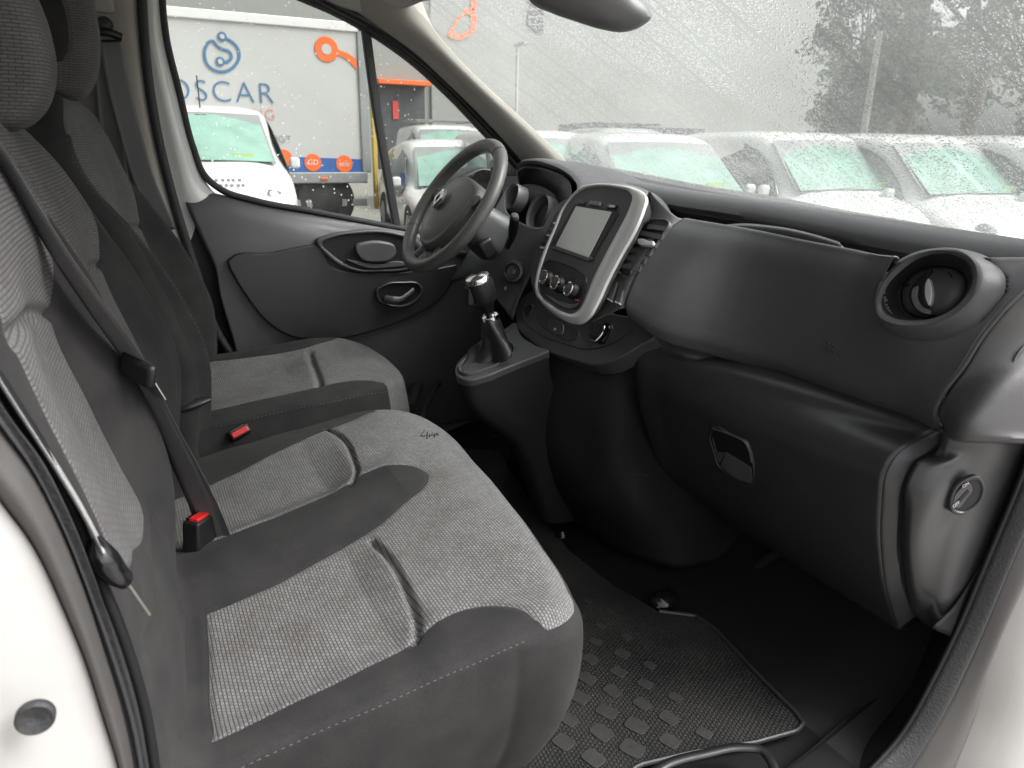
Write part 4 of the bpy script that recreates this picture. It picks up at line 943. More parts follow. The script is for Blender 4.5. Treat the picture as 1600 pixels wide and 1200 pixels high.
# hidden side of the footwell: lower dash behind the glovebox
loft('lower_end_panel', [
    [P(*p, 'X', .735) for p in [(1471, 672), (1470, 690), (1462, 706), (1434, 722), (1418, 750), (1410, 812), (1414, 896), (1432, 962), (1452, 980)]],
    [P(*p, 'X', .745) for p in [(1478, 672), (1478, 690), (1472, 708), (1450, 724), (1428, 760), (1418, 812), (1422, 896), (1440, 960), (1458, 980)]],
    [P(*p, 'X', .77) for p in [(1520, 680), (1530, 700), (1520, 730), (1510, 770), (1495, 810), (1480, 850), (1470, 896), (1465, 940), (1460, 980)]],
    [P(*p, 'X', .785) for p in [(1640, 680), (1630, 710), (1612, 740), (1597, 770), (1582, 800), (1556, 845), (1526, 896), (1498, 945), (1464, 985)]],
    ], PL, dash, 50, 60, thick=.003, angle=60)
loft('end_trim', [
    [P(*p, 'X', .788) for p in [(1650, 660), (1600, 760), (1583, 800), (1555, 850), (1520, 905), (1490, 950), (1457, 982)]],
    [P(*p, 'X', .795) for p in [(1690, 670), (1620, 780), (1600, 822), (1577, 870), (1548, 925), (1525, 965), (1504, 1003)]],
    ], DRK, dash, 8, 40, thick=.003)
kc = P(1510, 775, 'X', .779)
kn = np.array((.92, -.38, .05)); kn /= np.linalg.norm(kn)
ko = [PN(*p, kn, kn@kc+.002) for p in resample([(1484, 786), (1492, 762), (1510, 747), (1530, 744), (1538, 758), (1534, 780), (1518, 797), (1500, 805), (1487, 800)], 50, True)]
ki = [PN((p[0]-1511)*.80+1511, (p[1]-774)*.80+774, kn, kn@kc+.001) for p in resample([(1484, 786), (1492, 762), (1510, 747), (1530, 744), (1538, 758), (1534, 780), (1518, 797), (1500, 805), (1487, 800)], 50, True)]
annulus('airbag_switch_rim', ko, ki, kn, .006, PL, dash, .002)
prism('airbag_switch_well', ki, kn, .002, PLB, dash, 0)
kk = kc+kn*.004
prism('airbag_switch', [PN(*p, kn, kn@kk) for p in resample([(1490, 782), (1500, 765), (1515, 755), (1520, 764), (1510, 780), (1497, 794), (1490, 792)], 30, True)], kn, .004, PLM, dash, .001)
prism('airbag_switch_slot', [PN(*p, kn, kn@kk+.001) for p in [(1496, 783), (1513, 765), (1515, 769), (1499, 787)]], kn, .002, PLB, dash, 0)
text('switch_mark', 'OFF', PN(1490, 794, kn, kn@kk+.002), PN(1505, 782, kn, kn@kk)-PN(1490, 794, kn, kn@kk), PN(1486, 780, kn, kn@kk)-PN(1490, 794, kn, kn@kk), .007, SIL, dash, .0006)
text('switch_mark', 'ON', PN(1505, 763, kn, kn@kk+.002), PN(1520, 752, kn, kn@kk)-PN(1505, 763, kn, kn@kk), PN(1501, 752, kn, kn@kk)-PN(1505, 763, kn, kn@kk), .007, SIL, dash, .0006)

# ---------------- centre stack
SN = np.array((0, -1, .487)); SN /= np.linalg.norm(SN)
S0 = SN@np.array((.11, .797, .614))
def sp(px, py, off=0): return PN(px, py, SN, S0+off)
so = [(889, 314), (903, 297), (918, 290), (945, 287), (970, 289), (993, 294), (1005, 301), (1009, 312), (1005, 326), (991, 360), (970, 397), (949, 437), (933, 472), (920, 494), (908, 504), (895, 505), (872, 495), (847, 474), (838, 462), (836, 447), (840, 424), (849, 395), (866, 358), (876, 333)]
si = [(893, 309), (910, 296), (925, 292), (945, 291), (966, 294), (983, 300), (988, 309), (984, 323), (966, 360), (945, 399), (926, 437), (913, 470), (905, 484), (895, 490), (880, 487), (857, 473), (845, 462), (840, 449), (844, 422), (855, 388), (870, 352), (880, 327)]
annulus('silver_frame', [sp(*p) for p in so], [sp(*p, .003) for p in si], SN, .007, SIL, dash, .004, N=140)
prism('face_plate', [sp(p[0], p[1], .001) for p in resample(si, 120, True)], SN, .03, PLM, dash, 0)
# body of the stack behind the frame
def scale_px(l, s, c): return [((p[0]-c[0])*s+c[0], (p[1]-c[1])*s+c[1]) for p in l]
so_ = resample(so, 100, True)
b0 = np.array([sp(*p, -.004) for p in so_]); cc = b0.mean(0)
closedloft('stack_housing', [b0, cc+(b0-cc)*.985-SN*.006, cc+(b0-cc)*.96-SN*.014, cc+(b0-cc)*.90-SN*.024], PLF, dash, nv=100, nu=16, flip=False)
scr = [(900, 322), (955, 331), (919, 402), (868, 384)]
bz = [(897, 318), (961, 329), (923, 407), (915, 409), (864, 388), (866, 384)]
prism('screen_bezel', [sp(*p, .003) for p in [(898, 318), (962, 328), (966, 334), (925, 405), (918, 408), (862, 389), (860, 383)]], SN, .004, PLB, dash, .001)
prism('touchscreen', [sp(*p, .0045) for p in scr], SN, .003, SCR, dash, .0004)
prism('screen_sill', [sp(*p, .007) for p in [(864, 384), (919, 402), (922, 400), (925, 404), (918, 408), (862, 388)]], SN, .006, PLM, dash, .001)
for l, m_ in (([(904, 312), (913, 314), (910, 319), (902, 317)], PLM), ([(921, 313), (938, 315), (936, 321), (919, 319)], GREY), ([(949, 318), (964, 320), (960, 326), (946, 324)], PLG)):
    prism('media_button', [sp(*p, .006) for p in l], SN, .005, m_, dash, .001)
prism('usb_socket', [sp(*p, .0066) for p in [(953, 320), (961, 321), (959, 324), (951, 323)]], SN, .001, SIL, dash, 0)
rec = [(845, 424), (850, 410), (857, 406), (870, 408), (890, 415), (909, 425), (916, 435), (914, 452), (908, 470), (901, 481), (893, 484), (878, 481), (858, 469), (845, 457), (841, 447)]
rec_i = scale_px(rec, .95, (879, 446))
annulus('climate_recess_rim', [sp(*p, .003) for p in rec], [sp(*p, .002) for p in rec_i], SN, .004, PL, dash, .0012)
prism('climate_recess', [sp(*p, .002) for p in resample(rec_i, 60, True)], SN, .002, PLB, dash, 0)
prism('climate_gloss_plate', [sp(*p, .004) for p in resample([(844, 452), (856, 460), (880, 472), (900, 474), (905, 471), (900, 479), (892, 482), (878, 479), (859, 467), (847, 457)], 40, True)], SN, .002, PLG, dash, .0006)
for k, (px, py) in enumerate([(855, 437), (873, 446), (894, 456)]):
    c = sp(px+2, py-1, .002)
    kbn = lathe('climate_knob', [(0, .016), (.0105, .016), (.0145, .0145), (.0155, .012), (.0165, .004), (.018, .002), (.018, 0)], c, SN, PLB, dash, 36)
    lathe('knob_ring', [(.0115, .0162), (.013, .0176), (.0150, .0162), (.0160, .0125), (.0157, .0110)], c, SN, CHR, kbn, 36)
    lathe('knob_cap', [(0, .0175), (.009, .0170), (.0115, .0162), (.0118, .015)], c, SN, PLM, kbn, 30)
prism('red_mark', [sp(*p, .014) for p in [(860, 434), (866, 435), (865, 439), (859, 438)]], SN, .006, RED, dash, .001)
prism('red_mark', [sp(*p, .006) for p in [(898, 467), (904, 468), (903, 471), (897, 470)]], SN, .003, RED, dash, .001)
for l in ([(872, 425), (874, 425), (873, 431), (871, 431)], [(895, 434), (897, 435), (896, 441), (894, 440)]):
    prism('dial_mark', [sp(*p, .003) for p in l], SN, .001, PLB, dash, 0)
# right vent panel between frame and fascia
sidecol = [[P(*p, 'X', .105) for p in [(1010, 300), (1009, 330), (993, 366), (971, 403), (951, 442), (936, 476), (920, 505)]]]
A1 = resample(sidecol[0], 24); A1 = A1+np.array((-.006, .012, 0))
B1 = resample([P(*p, 'X', FX0-.005) for p in [(1064, 341), (1040, 360), (1022, 382), (1004, 408), (989, 436), (979, 461), (975, 482)]], 24)
D0 = A1+np.array((-.02, .012, -.006))
loft('vent_panel', [D0, A1, A1*.75+B1*.25+np.array((0, -.004, .0)), A1*.5+B1*.5+np.array((0, -.005, 0)), B1+np.array((0, -.002, 0)), B1+np.array((.003, .02, 0))], PLM, dash, 30, 60, thick=.003)
def vq(px, py, off=0):   # plane through panel
    c = (A1[8]*.4+B1[8]*.6); n = np.cross(B1[16]-A1[4], B1[4]-A1[16]); n /= np.linalg.norm(n); n *= -1 if n[1] > 0 else 1
    return PN(px, py, n, n@c+off+.006), n
vo = [(1008, 348), (1016, 342), (1030, 341), (1044, 344), (1046, 348), (1036, 366), (1024, 384), (1010, 404), (999, 420), (990, 430), (975, 432), (965, 426), (966, 416), (976, 398), (990, 373)]
nq = vq(1000, 390)[1]
annulus('side_air_vent_rim', [vq(*p)[0] for p in vo], [vq(*p, -.001)[0] for p in scale_px(vo, .93, (1006, 386))], nq, .01, PLM, dash, .0015)
prism('side_air_vent', [vq(*p, -.002)[0] for p in resample(scale_px(vo, .93, (1006, 386)), 50, True)], nq, .003, PLB, dash, 0)
for (a, b_) in (((1013, 351), (1043, 355)), ((1003, 361), (1036, 368)), ((994, 374), (1027, 381)), ((986, 387), (1018, 394)), ((979, 399), (1010, 406)), ((972, 412), (1002, 418))):
    prism('vent_slat', [vq(a[0], a[1]-1, .001)[0], vq(b_[0], b_[1]-1, .001)[0], vq(b_[0]-4, b_[1]+6, .001)[0], vq(a[0]-4, a[1]+6, .001)[0]], nq, .006, PLM, dash, .0008)
prism('vent_slider', [vq(*p, .008)[0] for p in resample([(996, 374), (1006, 373), (1012, 376), (1021, 377), (1019, 382), (1008, 383), (997, 380)], 30, True)], nq, .009, SIL, dash, .002)
prism('vent_thumbwheel', [vq(*p, .003)[0] for p in resample([(972, 421), (986, 422), (985, 428), (973, 427)], 20, True)], nq, .004, PLB, dash, .001)
for l in ([(958, 438), (965, 440), (955, 470), (948, 466)], [(969, 441), (977, 443), (968, 474), (960, 471)]):
    prism('rocker_switch', [vq(*p, -.003)[0] for p in l], nq, .012, PLM, dash, .002)
    prism('switch_foot', [vq(l[3][0], l[3][1]-1, -.001)[0], vq(l[2][0], l[2][1]-1, -.001)[0], vq(l[2][0], l[2][1]+1, -.001)[0], vq(l[3][0], l[3][1]+1, -.001)[0]], nq, .006, SIL, dash, .0005)
# left vent beside the frame
lv = [(889, 311), (872, 318), (856, 340), (842, 370), (833, 400), (829, 430), (834, 455), (838, 462), (836, 447), (840, 424), (849, 395), (866, 358), (878, 328)]
prism('side_air_vent_surround', [sp(p[0], p[1], -.012) for p in resample(lv, 70, True)], SN, .05, PLF, dash, .004)
prism('side_air_vent', [sp(*p, -.010) for p in resample([(872, 330), (862, 346), (852, 368), (846, 388), (849, 392), (858, 372), (868, 350), (878, 328)], 40, True)], SN, .003, PLB, dash, 0)
for k in range(6):
    x = 873-5.2*k; y = 337+9.5*k
    prism('vent_slat', [sp(x-3, y, -.008), sp(x+3, y+1, -.008), sp(x+2, y+4, -.008), sp(x-4, y+3, -.008)], SN, .003, SIL if k % 2 else PLM, dash, .0004)
# hump over the stack towards the windscreen
hum = [(880, 300), (905, 291), (945, 286), (985, 290), (1010, 302), (1040, 318), (1049, 333)]
hA = [sp(*p, -.012) for p in [(905, 297), (918, 291), (945, 288), (992, 296), (1007, 310), (1004, 330), (998, 350)]]
hB = [PN(*p, (0, 1, 0), 1.03) for p in [(910, 296), (925, 291), (945, 288), (1003, 295), (1028, 310), (1040, 330), (1038, 345)]]
hC = [PN(*p, (0, 1, 0), 1.14) for p in [(915, 298), (925, 292), (945, 288), (1008, 296), (1035, 312), (1049, 334), (1048, 350)]]
loft('stack_hood', [hA, hB, hC], PLF, dash, 20, 50, thick=.003)
# lower shelf of the stack
sh = [(812, 470), (806, 485), (806, 500), (812, 518), (830, 535), (860, 551), (900, 564), (925, 570), (945, 568), (975, 555), (1000, 540), (1022, 527), (1000, 500), (960, 490), (930, 480), (900, 470), (860, 455), (835, 452)]
SHN = np.array((.12, -.85, .62)); SHN /= np.linalg.norm(SHN); SH0 = SHN@P(870, 520, 'X', -.07)
def hp(px, py, off=0): return PN(px, py, SHN, SH0+off)
prism('lower_shelf', [hp(*p) for p in resample(sh, 100, True)], SHN, .05, PLF, dash, .010, 5)
prism('shelf_tray', [hp(*p, .002) for p in resample([(840, 489), (850, 488), (885, 505), (905, 520), (903, 527), (890, 532), (865, 522), (845, 508), (838, 497)], 50, True)], SHN, .004, PL, dash, .001)
prism('lock_switch', [hp(*p, .005) for p in resample([(858, 500), (880, 508), (877, 523), (857, 515)], 24, True)], SHN, .006, PLM, dash, .0015)
prism('switch_symbol', [hp(*p, .0056) for p in [(866, 512), (869, 513), (868, 516), (865, 515)]], SHN, .001, SIL, dash, 0)
sweep('shelf_groove', [hp(*p, .001) for p in [(824, 470), (818, 485), (820, 500), (840, 520), (880, 536), (925, 545), (960, 535), (990, 515)]], circ(.0015, 6), PL, dash, n=50)
lathe('shelf_dimple', [(0, .001), (.010, .002), (.013, .003), (.015, 0)], hp(827, 484, 0), SHN, PL, dash, 24)
lt = lathe('power_socket', [(.012, .002), (.019, .004), (.022, .001), (.022, -.01)], hp(945, 517, .0), SHN, PLB, dash, 30)
prism('socket_lid', [hp(*p, .016) for p in resample([(930, 504), (940, 503), (943, 506), (935, 528), (926, 534), (921, 530)], 40, True)], SHN, .008, CHR, lt, .002)
prism('socket_cover', [hp(*p, .013) for p in resample([(940, 504), (951, 507), (948, 522), (938, 535), (932, 534), (938, 522)], 40, True)], SHN, .010, PLG, lt, .002)
# central lower housing between shelf and floor
hous = []
for z, xl, xr, yf, r_ in [(.50, -.28, .10, .90, .06), (.42, -.29, .11, .87, .07), (.30, -.30, .13, .86, .09), (.18, -.36, .19, .89, .08), (.05, -.50, .25, .96, .08)]:
    hous.append([(xl, 1.3, z), (xl, yf+.12, z), (xl+.02, yf+.0, z), (-.16, yf-.05, z), (-.04, yf-.045, z), (xr-r_, yf+.005, z), (xr-.02, yf+.05, z), (xr, yf+.13, z), (xr+.04, 1.3, z)])
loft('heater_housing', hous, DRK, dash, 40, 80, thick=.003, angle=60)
sweep('hatch_outline', [PN(*p, (0, 1, 0), .885) for p in [(862, 566), (885, 572), (902, 585), (905, 610), (906, 650), (908, 700)]], circ(.0012, 6), PLM, dash, n=40)
prism('hatch_catch', [PN(*p, (0, 1, 0), .872) for p in [(873, 584), (884, 587), (880, 592), (884, 601), (876, 596)]], (0, -1, 0), .004, PLM, dash, .0005)
sweep('housing_seam', [PN(*p, (0, 1, 0), .86) for p in [(767, 680), (810, 682), (854, 685)]], circ(.001, 6), PLM, dash, n=20)
sweep('housing_seam', [PN(*p, (0, 1, 0), .905) for p in [(921, 735), (960, 739), (1012, 742)]], circ(.001, 6), PLM, dash, n=20)
sweep('underdash_cable', [PN(*p, (0, 1, 0), 1.15) for p in [(1110, 925), (1150, 905), (1190, 880), (1215, 862)]], circ(.010, 8), PL, dash, n=20)

# ---------------- gear lever tray
gt = [(712, 576), (715, 586), (727, 591), (755, 585), (785, 572), (806, 556), (830, 535), (818, 515), (806, 505), (790, 515), (770, 532), (745, 545), (722, 560)]
TN = np.array((.18, -.28, 1.)); TN /= np.linalg.norm(TN); TP0 = TN@P(760, 560, 'X', -.10)
def tp_(px, py, off=0): return PN(px, py, TN, TP0+off)
top_ = np.array([tp_(*p) for p in resample([(711, 575), (713, 587), (725, 593), (757, 588), (790, 575), (848, 552), (858, 548), (835, 538), (812, 520), (806, 503), (788, 514), (765, 530), (740, 545), (720, 560)], 80, True)])
cc = top_.mean(0)
low1 = top_+np.array((0, 0, -.03)); low2 = top_*np.array((1, 1, 0))+np.array((0, .13, .28)); low3 = top_*np.array((1, 1, 0))+np.array((0.0, .22, .06))
prism('gear_tray', top_, TN, .02, PLF, dash, .006, 4)
closedloft('gear_pedestal', [cc+(top_-cc)*.985-TN*.012, cc+(low1-cc)*.98+np.array((0, .004, -.01)), low2, low3], DRK, dash, nv=80, nu=24)
prism('tray_badge', [tp_(*p, .001) for p in [(781, 519), (796, 509), (803, 513), (788, 523)]], TN, .002, PLM, dash, .0005)
gear = empty('gear_lever', P(760, 575, 'X', -.10), 'gear lever with chrome-topped knob and creased leather boot in a silver-edged surround', 'gear lever')
bo = [(715, 576), (718, 583), (727, 586), (755, 580), (785, 567), (803, 553), (806, 543), (800, 535), (790, 531), (770, 536), (745, 548), (724, 563)]
bi = scale_px(bo, .90, (762, 560))
annulus('boot_surround', [tp_(*p, .003) for p in bo], [tp_(*p, .004) for p in bi], TN, .006, PLF, gear, .004)
boot0 = resample([tp_(*p, .003) for p in bi], 60, True)
ang = np.linspace(0, 2*math.pi, 60, endpoint=False)
def bootring(cpx, cpy, off, r, wob, ph):
    c = PN(cpx, cpy, (1, 0, 0), -.10) if False else P(cpx, cpy, 'X', -.10)
    a0 = np.arctan2(boot0[:, 1]-boot0.mean(0)[1], boot0[:, 0]-boot0.mean(0)[0])
    rr = r*(1+wob*np.sin(3*a0+ph)+wob*.6*np.sin(5*a0+2*ph))
    return np.stack([c[0]+rr*np.cos(a0), c[1]+rr*np.sin(a0), c[2]+0*a0+.010*wob*10*np.sin(2*a0+ph)], 1)
closedloft('boot', [boot0, bootring(768, 562, 0, .046, .26, .4), bootring(775, 548, 0, .038, .22, 1.0), bootring(776, 532, 0, .030, .18, 1.9), bootring(771, 515, 0, .025, .12, 2.5), bootring(768, 502, 0, .021, .06, 3.0), bootring(767, 496, 0, .019, 0, 0)], BOOT, gear, nv=60, nu=50)
ga = P(748, 440, 'X', -.10)-P(768, 500, 'X', -.10); gl_ = np.linalg.norm(ga); ga /= gl_; g0 = P(768, 500, 'X', -.10)
lathe('boot_collar', [(.014, 0), (.020, .004), (.019, .012), (.012, .016)], g0, ga, CHR, gear, 30)
lathe('lever_rod', [(.010, 0), (.011, .02), (.017, .035), (.018, .05), (.019, .055)], g0, ga, PLG, gear, 30)
lathe('knob', [(.016, gl_-.052), (.024, gl_-.048), (.029, gl_-.035), (.031, gl_-.012), (.030, gl_+.002), (.026, gl_+.006), (.0, gl_+.008)], g0, ga, PLB, gear, 40)
lathe('knob_cap', [(.0295, gl_-.002), (.030, gl_+.004), (.026, gl_+.012), (.015, gl_+.016), (0, gl_+.017)], g0, ga, CHR, gear, 40)
rbox('reverse_collar', g0+ga*(gl_-.030)+np.array((0, -.032, -.002)), (.022, .016, .040), PLB, gear, .004)

# ---------------- instrument binnacle and column
hoodf = [(806, 268), (812, 258), (830, 254), (860, 260), (885, 272), (898, 284), (903, 297), (899, 312), (893, 322)]
hoodX = [-.60, -.58, -.53, -.43, -.34, -.27, -.22, -.20, -.20]
f1 = [P(*p, 'X', x) for p, x in zip(hoodf, hoodX)]
f2 = [p+np.array((0, .10, .004)) for p in f1]; f3 = [p+np.array((0, .22, -.012)) for p in f1]
fi = [p+np.array((0.0, .006, -.006)) for p in f1]; fi2 = [p*np.array((1, 1, 1))+np.array((.0, .10, -.03)) for p in f1]
loft('instrument_hood', [f3, f2, f1, fi, fi2], PLF, dash, 40, 60, thick=.002, angle=60)
hl = [(806, 268), (808, 280), (822, 288), (845, 292), (862, 306), (868, 318)]
loft('hood_under', [[P(*p, 'X', x) for p, x in zip([(806, 270), (815, 262), (840, 262), (870, 270), (890, 286), (892, 312)], [-.60, -.56, -.5, -.4, -.3, -.22])], [PN(*p, (0, 1, 0), 1.06) for p in [(812, 290), (822, 288), (840, 289), (857, 297), (868, 308), (872, 325)]]], PLB, dash, 10, 40, thick=.003)
prism('instrument_panel', [PN(*p, (0, 1, -.3), 1.06-.3*.8) for p in [(785, 275), (905, 275), (905, 370), (785, 350)]], (0, -1, .3), .01, PLB, dash, .0)
g_n = np.array((0, -.93, .36)); g_n /= np.linalg.norm(g_n)
def ringo(name, cpx, cpy, X, r0, r1, mat, xs=1, hgt=.03):
    c = P(cpx, cpy, 'X', X); return lathe(name, [(r1-.001, -.03), (r1, -.002), (r0*.97+r1*.03, .004), (r0, .0), (r0*1.01, -.03)], c, g_n, mat, dash, 50, xs=xs)
ringo('gauge_ring', 841, 332, -.38, .049, .044, RNG)
ringo('gauge_ring', 800, 307, -.50, .036, .031, RNG)
lathe('gauge_face', [(0, .0), (.042, .0), (.042, -.002)], P(838, 338, 'X', -.38)-g_n*.02, g_n, PLB, dash, 40)
# panel around the column
loft('driver_lower_panel', [[P(*p, 'X', -.22) for p in [(865, 345), (850, 380), (835, 410), (822, 440), (808, 470), (800, 500)]], [P(*p, 'X', -.26) for p in [(845, 355), (832, 385), (818, 420), (810, 445), (800, 468), (790, 485)]], [P(*p, 'X', -.36) for p in [(800, 340), (790, 370), (775, 400), (768, 425), (765, 440), (760, 450)]], [P(*p, 'X', -.55) for p in [(790, 300), (770, 340), (750, 380), (740, 410), (735, 425), (735, 435)]], [P(*p, 'X', -.78) for p in [(800, 290), (780, 320), (760, 350), (740, 380), (720, 410), (700, 440)]]], PLM, dash, 40, 40, thick=.004)
# pedals/wires under the dash
sweep('wire', [P(*p, 'X', -.3) for p in [(790, 448), (791, 460), (795, 470), (803, 478)]], circ(.003, 6), SIL, dash, n=12)
rbox('wire_plug', P(798, 474, 'X', -.3), (.02, .012, .02), SIL, dash, .003)

# column + stalk + ignition
sc = np.array((-.42, .748, .795)); ST = R(35)
sax = np.array((0, -math.cos(ST), math.sin(ST)))      # towards the driver
up_ = np.array((0, math.sin(ST), math.cos(ST))); xx = np.array((1., 0, 0))
colm = empty('steering_column', sc-sax*.1, 'dark grey steering column cowl with indicator stalk and ignition barrel behind the wheel', 'steering column')
pc = sc-sax*.055
sweep('column_cowl', [pc, pc-sax*.06, pc-sax*.14, pc-sax*.22], rrect(.13, .11, .035, 5), PLM, colm, up=up_, n=20, scales=[.9, 1.08, 1.2, 1.15])
sweep('indicator_stalk', [P(793, 385, 'X', -.33), P(800, 368, 'X', -.29), P(803, 350, 'X', -.255), P(804, 340, 'X', -.24)], circ(.011, 14), PLB, colm, n=20, scales=[.7, .8, 1.15, 1.0])
lathe('stalk_end', [(0, .004), (.007, .003), (.0095, 0), (.0095, -.006)], P(804, 337, 'X', -.237), P(804, 330, 'X', -.225)-P(803, 352, 'X', -.255), PLM, colm, 24)
ic = P(801, 424, 'X', -.27)
ign_ax = np.array((.75, -.62, .2))
lathe('ignition_surround', [(.026, -.05), (.028, 0), (.026, .006), (.020, .007), (.017, .002), (.015, -.008), (.0, -.009)], ic, ign_ax, PL, colm, 40)
lathe('key_slot', [(.010, -.004), (.008, .002), (0, .003)], ic-np.array(ign_ax)*.004, ign_ax, PLM, colm, 24)
rbox('radio_remote', P(760, 388, 'X', -.36), (.03, .04, .05), PLB, colm, .008, rot=(.5, 0, 0))

# ---------------- steering wheel
wh = empty('steering_wheel', sc, 'grey leather three-spoke steering wheel with large hub and round metal emblem', 'steering wheel')
RW = .176
ringp = [sc+RW*(math.cos(a)*up_+math.sin(a)*xx) for a in np.linspace(0, 2*math.pi, 72, endpoint=False)]
o = sweep('rim', ringp, circ(.0185, 18, .0160), LEA, wh, up=sax, n=144, closed=True)
for a in (28, 118, -28, -118):
    a = R(a); c = sc+RW*(math.cos(a)*up_+math.sin(a)*xx); tdir = -math.sin(a)*up_+math.cos(a)*xx; nrm = math.cos(a)*up_+math.sin(a)*xx
    cp = circ(.0188, 24, .0163); sweep('rim_seam', [c+nrm*p[0]+sax*p[1] for p in cp], circ(.0006, 5), PL, wh, up=tdir, n=48, closed=True)
def wp(a, b, h=0): return sc+xx*a+up_*b+sax*h
hubo = [(-.075, .052), (-.04, .068), (0, .073), (.04, .068), (.075, .052), (.088, .020), (.080, -.02), (.055, -.058), (.02, -.078), (-.02, -.078), (-.055, -.058), (-.080, -.02), (-.088, .020)]
HM = LEA
def hubh(Q): return .030*(1-np.clip((Q[:, 0]/.11)**2+((Q[:, 1])/.10)**2, 0, 1))+.006
pad('hub', hubo, (tuple(sc-sax*.004-up_*.018), xx*1.12, up_*1.15, sax), hubh, .012, .045, HM, wh, N=160, M=30, back=True)
for (a0, b0_, a1, b1__, w_) in ((.070, .02, .168, .03, .036), (-.070, .02, -.168, .03, .036)):
    sweep('spoke', [wp(a0, b0_, -.012), wp((a0+a1)/2, (b0_+b1__)/2, -.016), wp(a1, b1__, -.003)], rrect(w_, .018, .008, 3), LEA, wh, up=sax, n=16, scales=[1.3, .95, .8])
for s in (-1, 1):
    sweep('spoke', [wp(s*.030, -.070, -.010), wp(s*.045, -.12, -.012), wp(s*.060, -.163, -.004)], rrect(.020, .014, .006, 3), RNG, wh, up=sax, n=16, scales=[1.3, 1, .9])
    prism('spoke_button_pad', [wp(s*a, b, .004) for a, b in resample([(.098, .034), (.125, .036), (.128, .018), (.112, .006), (.098, .012)], 20, True)], sax, .008, PLF, wh, .002)
eb = [wp(a, b, .0335) for a, b in [(0, .030), (.017, 0), (0, -.030), (-.017, 0)]]; ei = [wp(a, b, .0335) for a, b in [(0, .017), (.009, 0), (0, -.017), (-.009, 0)]]
lathe('emblem_disc', [(0, .0), (.026, -.001), (.028, -.004)], wp(0, -.005, .0415), sax, PLM, wh, 40)
def ringpoly(name, pts_o, pts_i, mat):
    O = []; 
    for i in range(4): O += [np.array(pts_o[i])*(1-t)+np.array(pts_o[(i+1) % 4])*t for t in np.linspace(0, 1, 8, endpoint=False)]
    I = []
    for i in range(4): I += [np.array(pts_i[i])*(1-t)+np.array(pts_i[(i+1) % 4])*t for t in np.linspace(0, 1, 8, endpoint=False)]
    V = O+I+[p-sax*.003 for p in O]; F = []
    for i in range(32): j = (i+1) % 32; F += [(i, j, 32+j, 32+i), (i, 64+i, 64+j, j)]
    return newmesh(name, V, F, mat, wh, 20)
ringpoly('emblem', [wp(a, b-.005, .044) for a, b in [(0, .025), (.019, 0), (0, -.025), (-.019, 0)]], [wp(a, b-.005, .044) for a, b in [(0, .014), (.0095, 0), (0, -.014), (-.0095, 0)]], CHR)

# ink marks on the bench: short strokes drawn on the cloth
def onc(px, py):
    z = .42
    for _ in range(12):
        q = P(px, py, 'Z', z); z = float(hb(np.array([[q[0], q[1]]]))[0])+.0008
    return P(px, py, 'Z', z)
INK = plastic('ink', (.015, .014, .014), .8, 300, 0)
mk = empty('ink_mark', onc(670, 680), 'small black handwritten ink scribble on the front of the bench cushion', 'ink mark')
for s_ in ([(664, 672), (660, 682), (668, 681)], [(668, 675), (667, 686)], [(671, 679), (672, 683)], [(677, 676), (675, 681), (680, 680)], [(679, 678), (679, 684)], [(681, 680), (683, 677), (685, 681)]):
    sweep('stroke', [onc(*p)+np.array((0, 0, .0006)) for p in s_], circ(.0009, 6, .0006), INK, mk, n=10)

# ---------------- interior mirror
im = empty('interior_mirror', P(990, 20, 'Y', .88), 'grey plastic back of the interior mirror hanging at the top of the windscreen', 'mirror')
mo_ = [(815, -30), (830, 5), (860, 20), (900, 34), (940, 46), (975, 50), (1003, 40), (1018, 26), (1010, 8), (990, -15), (980, -40), (900, -60)]
nmi = np.array((.75, -.62, -.10)); nmi /= np.linalg.norm(nmi); mo3 = [PN(*p, nmi, nmi@P(960, 20, 'Y', .90)) for p in mo_]
mo3 = resample(mo3, 70, True); cm = mo3.mean(0)
closedloft('housing', [cm+(mo3-cm)*1.0-nmi*.02, cm+(mo3-cm)*1.0, cm+(mo3-cm)*.97+nmi*.012, cm+(mo3-cm)*.80+nmi*.030, cm+(mo3-cm)*.4+nmi*.040, cm+(mo3-cm)*.02+nmi*.042], RNG, im, nv=70, nu=30)
prism('mirror_face', mo3-nmi*.02, nmi, .004, PLG, im, .001)
prism('mirror_stalk', [cm+np.array((x, .06, z)) for x, z in ((-.02, -.03), (.02, -.03), (.02, .12), (-.02, .12))], (0, -1, 0), .05, PLB, im, .008)
# ================================================================== OUTSIDE
GZ = -.60
gm = newmesh('ground', [(-300, -200, GZ), (200, -200, GZ), (200, 400, GZ), (-300, 400, GZ)], [(0, 1, 2, 3)], ASPH); tag(gm, 'wet pale yard surface around the parked vans', kind='structure')

